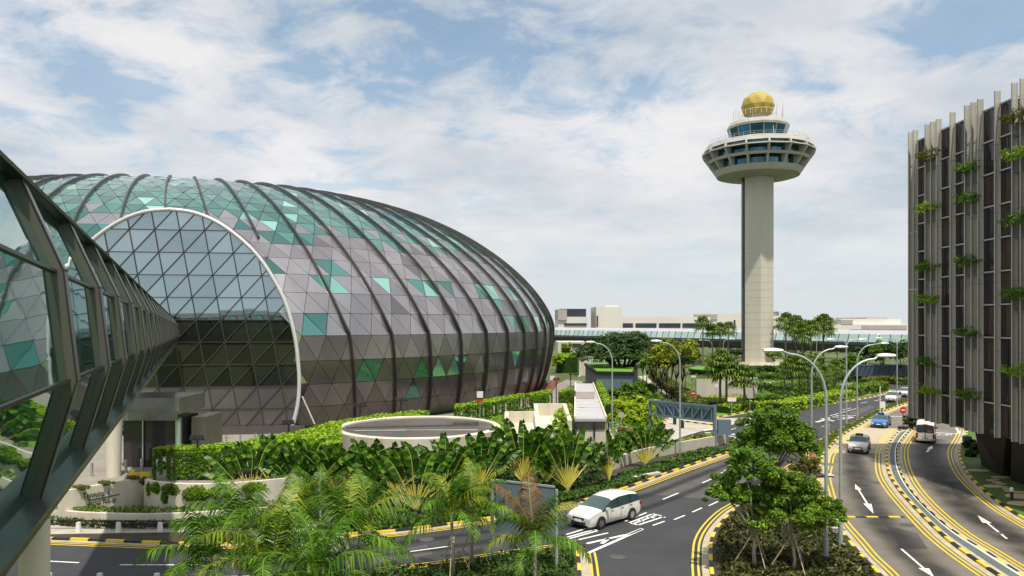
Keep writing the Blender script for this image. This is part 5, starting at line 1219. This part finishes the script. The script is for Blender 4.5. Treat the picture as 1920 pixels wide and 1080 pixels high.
for i,(x,yb,yc,r,ry,m,lab) in enumerate([(1622,712,668,26,20,'lf_dark','dark tree left of the far group behind the lamp heads'),(1655,716,664,28,22,'lf_tree','tree in the middle of the far group over the screened bridge'),(1688,718,662,30,24,'lf_dark','dark tree beside the hotel edge over the screened bridge'),(1720,716,655,34,26,'lf_dark','dark tree behind the hotel corner'),(1600,715,680,20,15,'lf_mid','small green tree left of the screened bridge'),(1580,726,688,18,15,'lf_tree','bushy tree behind the lamp posts right of the fan palms'),(1528,712,676,16,12,'lf_mid','small round tree below the right tower palms'),(1452,690,664,14,9,'lf_mid','small tree hugging the right side of the tower foot'),
  (1062,690,660,10,20,'lf_mid','slender light tree at the right end of the dome by the cream hut'),(1046,700,680,10,14,'lf_vine','bush at the end of the dome beside the service road'),(1196,690,668,20,14,'lf_mid','tree behind the rain tree limbs'),(1238,690,664,24,16,'lf_tree','tree behind the row of slim trees'),(1300,690,668,14,12,'lf_dark','dark tree below the tall fan palms'),(1380,688,662,12,8,'lf_dark','dark low tree left of the tower foot'),(1215,668,650,20,14,'lf_dark','dark tree beyond the walkway piers, left of the tall palms'),(1250,668,652,16,12,'lf_tree','tree beyond the walkway, behind the bright round tree'),(1300,664,648,18,12,'lf_dark','dark tree under the elevated walkway beside the tallest palm'),(1345,664,648,18,12,'lf_tree','tree under the elevated walkway between the tall palms'),(1385,664,648,12,10,'lf_dark','dark tree under the elevated walkway left of the tower'),(1480,670,655,16,12,'lf_dark','dark tree under the walkway right of the tower'),(1520,670,655,18,12,'lf_tree','tree under the walkway behind the right tower palms'),(1570,672,656,20,13,'lf_dark','dark tree under the walkway left of the far tree group'),(1150,690,672,26,12,'lf_dark','dark tree behind the rain tree trunk'),(1110,690,672,14,12,'lf_dark','dark tree left of the lawn roof building')]):
    shrubtree(x,yb,yc,r,ry,m,lab,50+i)
# ---- shrubs and hedges
def shrub(x,yb,wpx,hpx,m,label,seed,group=None,size=.2,n=30,nl=40):
    b=G(x,yb); s=b.y/F; rnd=random.Random(seed); k=MB(); r=wpx*s/2; h=hpx*s
    crown(k,(0,0,h*.42),(r,r*.8,h*.6),n,nl,size,seed,.8,-.5,.5,.34); o=k.build('shrub',m); o.location=b; return tag(o,label,'shrub',group)
LS='lime green shrub in the bright bank between the walkway and the gantry'; 
for i,(x,yb,w,h) in enumerate([(1160,778,30,26),(1185,784,36,30),(1210,786,34,30),(1170,768,34,22),(1200,770,40,24),(1226,776,30,24),(1182,796,34,26),(1212,800,30,22),(1150,790,22,22)]): shrub(x,yb,w,h,'lf_lime',LS,100+i,'lime shrubs in the bank',.26)
LS='dark green shrub in the bank below the rain tree'
for i,(x,yb,w,h) in enumerate([(1155,752,34,26),(1180,745,36,26),(1205,752,36,24),(1228,760,36,22),(1168,735,30,20),(1196,735,34,20),(1240,772,30,20),(1216,738,26,16)]): shrub(x,yb,w,h,'lf_tree',LS,120+i,'dark shrubs below the rain tree',.3)
LS='low pinkish shrub on the slope behind the traveller palms'
for i,(x,yb,w,h) in enumerate([(1172,815,26,14),(1192,822,30,15),(1215,828,32,16),(1238,830,26,15),(1180,832,26,14),(1205,840,30,14),(1230,846,24,14),(1246,820,20,14)]): shrub(x,yb,w,h,'lf_pink',LS,140+i,'pinkish shrubs on the slope',.18)
LS='yellow green shrub in the planter behind the low concrete wall'
for i,(x,yb,w,h) in enumerate([(1288,838,26,16),(1306,833,26,17),(1322,829,24,15),(1337,825,20,13),(1268,842,22,13),(1245,850,24,13),(1222,858,24,13)]): shrub(x,yb,w,h,'lf_lime' if i<4 else 'lf_mid',LS,160+i,'shrubs behind the low concrete wall',.16)
LS='bright creeper bush beside the white ramp'
for i,(x,yb,w,h) in enumerate([(1050,815,36,44),(1062,800,30,40),(1045,790,26,22),(1055,832,40,40)]): shrub(x,yb,w,h,'lf_vine',LS,170+i,'creeper bushes by the ramp',.2)
LS='dark bush beside the hotel drive'
for i,(x,yb,w,h) in enumerate([(1818,842,22,20),(1834,852,26,20),(1820,858,20,14)]): shrub(x,yb,w,h,'lf_dark',LS,180+i,'bushes beside the hotel drive',.14)
shrub(1708,805,26,32,'lf_cover','brownish bush behind the red no entry sign',190,None,.18); shrub(1728,794,34,16,'lf_olive','olive ground shrub at the island tip under the hotel corner',191,None,.16)
def hedge(pts,w,h,m,label,size=.26,dens=26,z=0):
    line=resample(smoothline([G(x,y) for x,y in pts],5),.9); k=MB(); core=MB()
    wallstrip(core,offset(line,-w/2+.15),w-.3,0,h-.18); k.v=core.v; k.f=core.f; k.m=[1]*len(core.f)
    for a,b in zip(line,line[1:]):
        d=b-a; L_=d.length; 
        if L_<1e-3: continue
        d.normalize(); n=V((-d.y,d.x,0)); hh=h*(1+.12*noise.noise(a*.5))
        for q in range(int(dens*L_*(w+2*h)/3)):
            u=random.uniform(-h,w+h); f=random.random()*L_
            if u<0: p=a+d*f-n*w/2+V((0,0,hh+u)); nn_=-n
            elif u>w: p=a+d*f+n*w/2+V((0,0,hh-(u-w))); nn_=n
            else: p=a+d*f+n*(u-w/2)+V((0,0,hh)); nn_=V((0,0,1))
            leafquad(k,p+rdir()*.13,nn_*.9+rdir()*.9+V((0,0,.4)),size*random.uniform(.6,1.3),.5,0)
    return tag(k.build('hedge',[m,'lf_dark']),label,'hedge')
hedge([(1226,708),(1262,735),(1312,772)],2.6,1.5,'lf_olive','long clipped olive hedge running towards the gantry',.26)
hedge([(1334,768),(1352,757),(1376,762)],3.4,1.3,'lf_lime','rounded lime hedge beside the no entry sign',.24)
hedge([(1355,775),(1400,768),(1440,768)],2.2,1.1,'lf_lime','low lime hedge round the fan palm lawn',.22)
hedge([(1376,742),(1420,734),(1480,735)],3.4,1.5,'lf_dark','dark hedge on the terrace under the tower, nearest the garden wall',.26)
hedge([(1400,760),(1440,757),(1480,760)],3.,1.4,'lf_tree','green hedge right of the grey sign back',.26)
hedge([(1455,772),(1490,766),(1535,757),(1585,744)],3.4,1.3,'lf_lime','long lime hedge above the white roadside wall',.24)
hedge([(1470,752),(1520,745),(1580,736)],3.,1.4,'lf_tree','green hedge behind the long lime hedge',.28)
hedge([(1590,742),(1625,735),(1652,730)],3.2,1.5,'lf_mid','green hedge at the far end of the white wall',.28)
hedge([(1395,716),(1440,712),(1500,716)],3.,1.2,'lf_dark','dark hedge across the second tower terrace',.3)
hedge([(1380,703),(1430,698),(1500,702)],4.,1.6,'lf_dark','dark hedge ring below the tower base',.34)
hedge([(1500,722),(1560,718),(1610,712)],4,1.5,'lf_dark','dark hedge behind the second row of fan palms',.34)
hedge([(1600,706),(1640,704),(1700,708)],3.,1.2,'lf_olive','olive hedge in front of the screened bridge',.34)
hedge([(1622,722),(1650,718),(1700,722)],3.,1.3,'lf_olive','olive hedge on the roundabout',.3)
hedge([(1070,700),(1070,690)],7,4.2,'lf_vine','tall vine covered block beside the cream hut',.34)
hedge([(1141,790),(1128,756),(1116,722)],.9,2.4,'lf_vine','strip of creeper along the right edge of the walkway roof',.2,40)
hedge([(1465,738),(1490,729),(1560,727)],3.4,1.5,'lf_mid','light green hedge row among the fan palm trunks',.28)
# ---- vine walkways
def vinewalk(label,front,back,z0,zt,n_top,n_cur,size,m='lf_vine',posts=8,strand=True):
    A=resample(smoothline([G(x,y,zt) for x,y in front],5),.35); Bk=resample(smoothline([G(x,y,zt) for x,y in back],5),.35)
    t=thing('vine_walkway',label,'pergola',(A[0].x,A[0].y,z0)); 
    def at(L,u):
        q=u*(len(L)-1); j=min(int(q),len(L)-2); return L[j].lerp(L[j+1],q-j)
    k=MB()
    for i in range(n_top):
        u,v=random.random(),random.random(); p=at(A,u).lerp(at(Bk,u),v); p.z=zt+.22*noise.noise(p*.6)+random.uniform(-.12,.16); leafquad(k,p,V((0,0,1))+rdir()*.8,size*random.uniform(.6,1.3),.55,0)
    N_=70
    for i in range(N_): 
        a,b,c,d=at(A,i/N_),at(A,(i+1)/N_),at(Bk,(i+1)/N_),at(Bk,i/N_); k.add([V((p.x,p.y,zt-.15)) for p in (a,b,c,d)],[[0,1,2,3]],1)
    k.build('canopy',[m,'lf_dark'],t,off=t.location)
    k=MB(); LN=sum((b-a).length for a,b in zip(A,A[1:])); ns=int(LN/.16)
    per=max(3,n_cur//ns)
    for i in range(ns):
        u=random.random(); f=.45+.55*random.random()**.6; p0=at(A,u)
        for q in range(per):
            g_=random.random()*f; p=V((p0.x,p0.y-random.uniform(0,.15),zt-(zt-z0)*g_))+V((random.uniform(-.09,.09),0,0)); leafquad(k,p,V((0,-1,.6))+rdir()*.8,size*random.uniform(.5,1.1),.55,0)
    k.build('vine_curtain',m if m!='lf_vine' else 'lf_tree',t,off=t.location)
    for i in range(posts): 
        p=at(A,i/(posts-1)); k=MB(); k.box((p.x,p.y+.1,(z0+zt)/2),(.14,.14,zt-z0)); k.build('post','black',t,off=t.location)
    return t
vinewalk('long vine covered walkway with dark posts at the foot of the arched window',[(289,846),(370,846),(450,845),(540,838),(640,831)],[(291,842),(374,837),(467,828),(542,815),(640,790)],1.3,3.45,11000,9000,.15,posts=9)
vinewalk('vine covered fence curving behind the drum along the dome',[(560,820),(640,796),(720,785),(805,776)],[(560,812),(640,789),(720,778),(803,770)],0,2.5,3500,2500,.2,posts=7)
vinewalk('vine covered fence on dark posts right of the drum along the dome',[(853,765),(920,754),(985,744),(1035,736)],[(853,760),(920,749),(985,739),(1034,731)],0,2.2,3200,4200,.2,posts=9)
vinewalk('short vine covered fence beside the far end of the walkway roof',[(1048,737),(1062,735),(1076,733)],[(1048,732),(1062,730),(1076,728)],0,2.2,900,1400,.2,posts=3)
# creepers on the near left walls
def creeper(label,pts,n,size,m='lf_vine',name='creeper'):
    k=MB()
    for (c,r) in pts:
        for i in range(int(n*r[0]*r[2]*4)):
            e=rdir(); p=V((c[0]+e.x*r[0]*random.random()**.5,c[1]-abs(e.y)*r[1],c[2]+e.z*r[2]*random.random()**.5)); leafquad(k,p,V((0,-1,.7))+rdir()*.8,size*random.uniform(.6,1.3),.6,0)
    return tag(k.build(name,m),label,'creeper')
creeper('large creeper hanging over the cream retaining wall left of the palms',[((-21.2,50.2,1.5),(1.0,.3,.6)),((-22.9,50.5,1.75),(.8,.25,.4)),((-19.6,50.3,1.6),(.9,.3,.55)),((-24.2,50.9,1.75),(.5,.2,.4)),((-17.6,50.9,1.8),(.9,.3,.35)),((-23.5,50.6,1.2),(.25,.15,.5)),((-24.9,51.3,1.6),(.2,.15,.5))],420,.13,'lf_mid')
creeper('creeper trailing along the top of the lettered sign wall',[((-28.3,49.1,2.2),(.6,.3,.16)),((-27.4,50.5,2.2),(.6,.4,.14)),((-26.4,52.1,2.2),(.5,.4,.14)),((-25.6,52.0,2.),(.3,.2,.3))],520,.11,'lf_olive')
k=MB(); 
for L_,w_,zz,n_,s_ in ((W3,1.4,.85,2600,.12),): 
    for i in range(n_):
        u=random.random()*(len(L_)-1); j=int(u); p=L_[j].lerp(L_[j+1],u-j); k_=random.random(); leafquad(k,V((p.x,p.y+.3+k_*w_,zz*.9+random.uniform(0,.22))),V((0,0,1))+rdir()*.9,s_*random.uniform(.6,1.3),.55)
o=k.build('bedding_plants','lf_mid'); tag(o,kind='stuff',label='band of yellow green plants behind the low curved wall',cat='plants')
k=MB()
for i in range(2200):
    u=random.random()*(len(W3)-1); j=int(u); p=W3[j].lerp(W3[j+1],u-j); leafquad(k,V((p.x,p.y-.15-random.random()*.7,.12+random.uniform(0,.42))),V((0,-.3,.6))+rdir(),.16*random.uniform(.6,1.3),.3)
tag(k.build('border_plants','lf_dark'),kind='stuff',label='dark strappy plants between the guard rail and the curved wall',cat='plants')
# ---- ground covers
def poly2(l): return [(p.x,p.y) for p in l]
k=MB(); scatter_poly(k,poly2(offset(K3,-.45)+gp([(1506,878)])+offset(K4,-.45)+gp([(1720,1180),(1380,1180)])),15000,.12,.62,.17,.5)
tag(k.build('ground_cover','lf_cover'),kind='stuff',label='brown green ground cover filling the tree island',cat='ground cover')
k=MB(); scatter_poly(k,poly2(offset(K1[24:],.35)+offset(K1[24:],2.6)[::-1]),13000,.12,.5,.16,.5); tag(k.build('ground_cover','lf_bed'),kind='stuff',label='green ground cover along the striped kerb below the traveller palms',cat='ground cover')
k=MB(); scatter_poly(k,poly2(offset(K1[26:63],2.6)+gp([(1150,890),(1080,830),(640,880),(520,950)])),11000,.12,1.0,.26,.5); tag(k.build('undergrowth','lf_dark'),kind='stuff',label='dark undergrowth among the traveller palms',cat='undergrowth')
k=MB(); scatter_poly(k,poly2(offset(I1[18:],-.35)+offset(I1b,-.35)+gp([(1080,1240),(480,1240)])),9000,.12,.6,.16,.5); tag(k.build('ground_cover','lf_bed'),kind='stuff',label='green ground cover under the front coconut palms',cat='ground cover')
k=MB(); scatter_poly(k,poly2(offset(ML[4:],-.3)+offset(MR[4:],.3)[::-1]),5000,.12,.6,.13,.5); tag(k.build('ground_cover','lf_olive'),kind='stuff',label='sparse yellow green ground cover in the grass median',cat='ground cover')
k=MB(); scatter_poly(k,poly2(gp([(1100,745),(1160,700),(1200,715),(1245,760),(1240,800),(1250,835),(1170,850),(1140,800)])),7000,.02,.8,.26,.5); tag(k.build('undergrowth','lf_tree'),kind='stuff',label='green undergrowth filling the bank beside the covered walkway',cat='undergrowth')
k=MB(); scatter_poly(k,poly2(gp([(860,800),(1070,760),(1076,815),(960,830)])),5000,.02,.8,.24,.5); tag(k.build('undergrowth','lf_vine'),kind='stuff',label='bright undergrowth between the vine fence and the white ramp',cat='undergrowth')
k=MB(); scatter_poly(k,poly2(gp([(1320,775),(1480,765),(1640,722),(1700,712),(1700,690),(1300,690),(1290,730)])),11000,.0,.7,.3,.5); tag(k.build('undergrowth','lf_mid'),kind='stuff',label='green planting on the terraces below the control tower',cat='undergrowth')
# ---- planted boxes on the hotel
HP=[(1738,297,'rusty leaved plant in the highest box at the hotel left corner'),(1812,322,'drooping plant in the highest box of the second fin group'),(1810,378,'broad drooping plant in the second box of the second fin group'),(1738,394,'bushy plant in the second box at the hotel left corner'),(1728,505,'wispy plant in the third box at the hotel left corner'),(1812,494,'pale feathery plant in the third box of the second fin group'),(1738,566,'flat spreading plant level with the far roofs at the left corner'),(1816,628,'plant in the fourth box of the second fin group'),(1742,682,'dark plant in the fifth box at the hotel left corner'),(1742,735,'dark plant in the lowest box at the hotel left corner'),(1815,746,'spreading plant in the lowest box of the second fin group'),(1907,226,'rusty plant in the highest box at the picture edge of the hotel'),(1906,296,'green plant in the second box of the right fin group'),(1906,418,'green plant in the third box of the right fin group'),(1905,556,'spreading plant in the fourth box of the right fin group'),(1903,700,'palm like plant in the lowest box of the right fin group')]
for i,(x,y,lab) in enumerate(HP):
    D=36.85*F/(x-960); z=HC+(HY-y)/F*D; k=MB()
    yy=min([65.9-per*q for q in range(6)],key=lambda c:abs(c-D))
    crown(k,(-.3,0,.2),(.75,1.35,.5),34,16,.15,300+i,.45,-.9,.26,.34)
    m='lf_olive' if 'rusty' in lab else ('lf_tree' if i%3 else 'lf_vine')
    o=k.build('balcony_plant',m); o.location=(36.95,yy,z); tag(o,lab,'plant')
    for s in (.44,-.44): k=MB(); k.box((HX+.02,yy+s,z-.55),(.42,.42,1.0)); k.build('planter_box','planter',H,off=ho)
# ================================================================ SKY, SUN, CAMERA
SUN_EL=R(69); SUN_AZ=(0.22,-0.95)     # horizontal direction towards the sun (behind and right of the camera)
w=bpy.data.worlds.new('World'); S.world=w; w.use_nodes=True
nt=w.node_tree; N=nt.nodes; L=nt.links; bg=N['Background']
sky=N.new('ShaderNodeTexSky'); sky.sky_type='NISHITA'; sky.sun_disc=False; sky.sun_elevation=SUN_EL
sky.sun_rotation=math.atan2(SUN_AZ[0],SUN_AZ[1]); sky.air_density=1.0; sky.dust_density=1.5; sky.ozone_density=1.5
tc=N.new('ShaderNodeTexCoord'); nrm=N.new('ShaderNodeVectorMath'); nrm.operation='NORMALIZE'; L.new(tc.outputs['Generated'],nrm.inputs[0])
sx=N.new('ShaderNodeSeparateXYZ'); L.new(nrm.outputs[0],sx.inputs[0])
ab=N.new('ShaderNodeMath'); ab.operation='MAXIMUM'; ab.inputs[1].default_value=0.; L.new(sx.outputs['Z'],ab.inputs[0])
ad=N.new('ShaderNodeMath'); ad.operation='ADD'; ad.inputs[1].default_value=.22; L.new(ab.outputs[0],ad.inputs[0])
dx=N.new('ShaderNodeMath'); dx.operation='DIVIDE'; L.new(sx.outputs['X'],dx.inputs[0]); L.new(ad.outputs[0],dx.inputs[1])
dy=N.new('ShaderNodeMath'); dy.operation='DIVIDE'; L.new(sx.outputs['Y'],dy.inputs[0]); L.new(ad.outputs[0],dy.inputs[1])
cb=N.new('ShaderNodeCombineXYZ'); L.new(dx.outputs[0],cb.inputs[0]); L.new(dy.outputs[0],cb.inputs[1])
def nz(scale,det,rough,off,dist=0.):
    mp=N.new('ShaderNodeMapping'); mp.inputs['Location'].default_value=off; L.new(cb.outputs[0],mp.inputs['Vector'])
    n=N.new('ShaderNodeTexNoise'); n.inputs['Scale'].default_value=scale; n.inputs['Detail'].default_value=det; n.inputs['Roughness'].default_value=rough; n.inputs['Distortion'].default_value=dist
    L.new(mp.outputs[0],n.inputs['Vector']); return n.outputs['Fac']
n1=nz(.75,10,.6,(CLX,CLY,0),.2); n2=nz(4.6,9,.62,(1.3,7.7,0),.4)
def math_(op,a,b):
    m=N.new('ShaderNodeMath'); m.operation=op
    for i,x in enumerate((a,b)):
        if isinstance(x,(int,float)): m.inputs[i].default_value=x
        else: L.new(x,m.inputs[i])
    return m.outputs[0]
mixn=math_('ADD',math_('MULTIPLY',n1,.56),math_('MULTIPLY',n2,.44))
for (bx,by,rad,amt) in ((-.16,1.62,.95,.135),(.92,1.40,.36,.17),(-1.1,1.85,.5,.07),(-.62,2.3,.5,.05),(.25,1.9,.3,.05),(.75,2.3,.7,-.06),(-.6,1.6,.25,-.05)):
    sb=N.new('ShaderNodeVectorMath'); sb.operation='SUBTRACT'; sb.inputs[1].default_value=(bx,by,0); L.new(cb.outputs[0],sb.inputs[0])
    ln_=N.new('ShaderNodeVectorMath'); ln_.operation='LENGTH'; L.new(sb.outputs[0],ln_.inputs[0])
    fl=N.new('ShaderNodeMapRange'); fl.interpolation_type='SMOOTHSTEP'; fl.inputs['From Min'].default_value=rad; fl.inputs['From Max'].default_value=0; fl.inputs['To Max'].default_value=amt; L.new(ln_.outputs['Value'],fl.inputs['Value'])
    mixn=math_('SUBTRACT',mixn,fl.outputs[0])
mk=N.new('ShaderNodeMapRange'); mk.interpolation_type='SMOOTHSTEP'; mk.inputs['From Min'].default_value=.30; mk.inputs['From Max'].default_value=.50; L.new(mixn,mk.inputs['Value'])
# thin veil everywhere, thicker towards the horizon
hz=N.new('ShaderNodeMapRange'); hz.inputs['From Min'].default_value=.0; hz.inputs['From Max'].default_value=.30; hz.inputs['To Min'].default_value=.97; hz.inputs['To Max'].default_value=.30; L.new(ab.outputs[0],hz.inputs['Value'])
fac=math_('MAXIMUM',math_('MULTIPLY',mk.outputs[0],.96),hz.outputs[0])
n3=nz(1.5,7,.6,(4.4,2.2,0))
cr=N.new('ShaderNodeValToRGB'); cr.color_ramp.elements[0].position=.36; cr.color_ramp.elements[0].color=(5.5,5.95,6.45,1); cr.color_ramp.elements[1].position=.62; cr.color_ramp.elements[1].color=(8.3,8.15,8.2,1)
L.new(n3,cr.inputs['Fac'])
# clouds thin to a plain grey-blue overcast low over the horizon
hz2=N.new('ShaderNodeMapRange'); hz2.interpolation_type='SMOOTHSTEP'; hz2.inputs['From Min'].default_value=.0; hz2.inputs['From Max'].default_value=.2; L.new(ab.outputs[0],hz2.inputs['Value'])
mh=N.new('ShaderNodeMix'); mh.data_type='RGBA'; mh.inputs['A'].default_value=(6.7,7.2,7.45,1); L.new(hz2.outputs[0],mh.inputs['Factor']); L.new(cr.outputs[0],mh.inputs['B'])
sk=N.new('ShaderNodeMix'); sk.data_type='RGBA'; sk.blend_type='MULTIPLY'; sk.inputs['Factor'].default_value=1; sk.inputs['B'].default_value=(SKYM*.85,SKYM*1.12,SKYM*1.12,1); L.new(sky.outputs[0],sk.inputs['A'])
mx=N.new('ShaderNodeMix'); mx.data_type='RGBA'; L.new(fac,mx.inputs['Factor']); L.new(sk.outputs['Result'],mx.inputs['A']); L.new(mh.outputs['Result'],mx.inputs['B'])
L.new(mx.outputs['Result'],bg.inputs['Color']); bg.inputs['Strength'].default_value=.1
sd=bpy.data.lights.new('sun','SUN'); sd.energy=4.8; sd.angle=R(1.2); sd.color=(1.0,.93,.80)
so=bpy.data.objects.new('sun',sd); COL.objects.link(so)
hv=V((SUN_AZ[0],SUN_AZ[1],0)).normalized()*math.cos(SUN_EL); dv=V((hv.x,hv.y,math.sin(SUN_EL)))
so.rotation_euler=dv.to_track_quat('Z','Y').to_euler(); so.location=(60,-60,120)
cd=bpy.data.cameras.new('camera'); cd.sensor_width=36; cd.lens=36*F/1920; cd.shift_y=(HY-540)/1920; cd.clip_end=4000; cd.clip_start=.2
co=bpy.data.objects.new('camera',cd); COL.objects.link(co); co.location=(0,0,HC); co.rotation_euler=(R(90),0,0); S.camera=co
S.view_settings.view_transform='Standard'; S.view_settings.look='None'; S.view_settings.exposure=EXPO; S.view_settings.gamma=1
S.cycles.max_bounces=8; S.cycles.transparent_max_bounces=8; S.cycles.use_denoising=True
S.render.resolution_x=1024; S.render.resolution_y=576
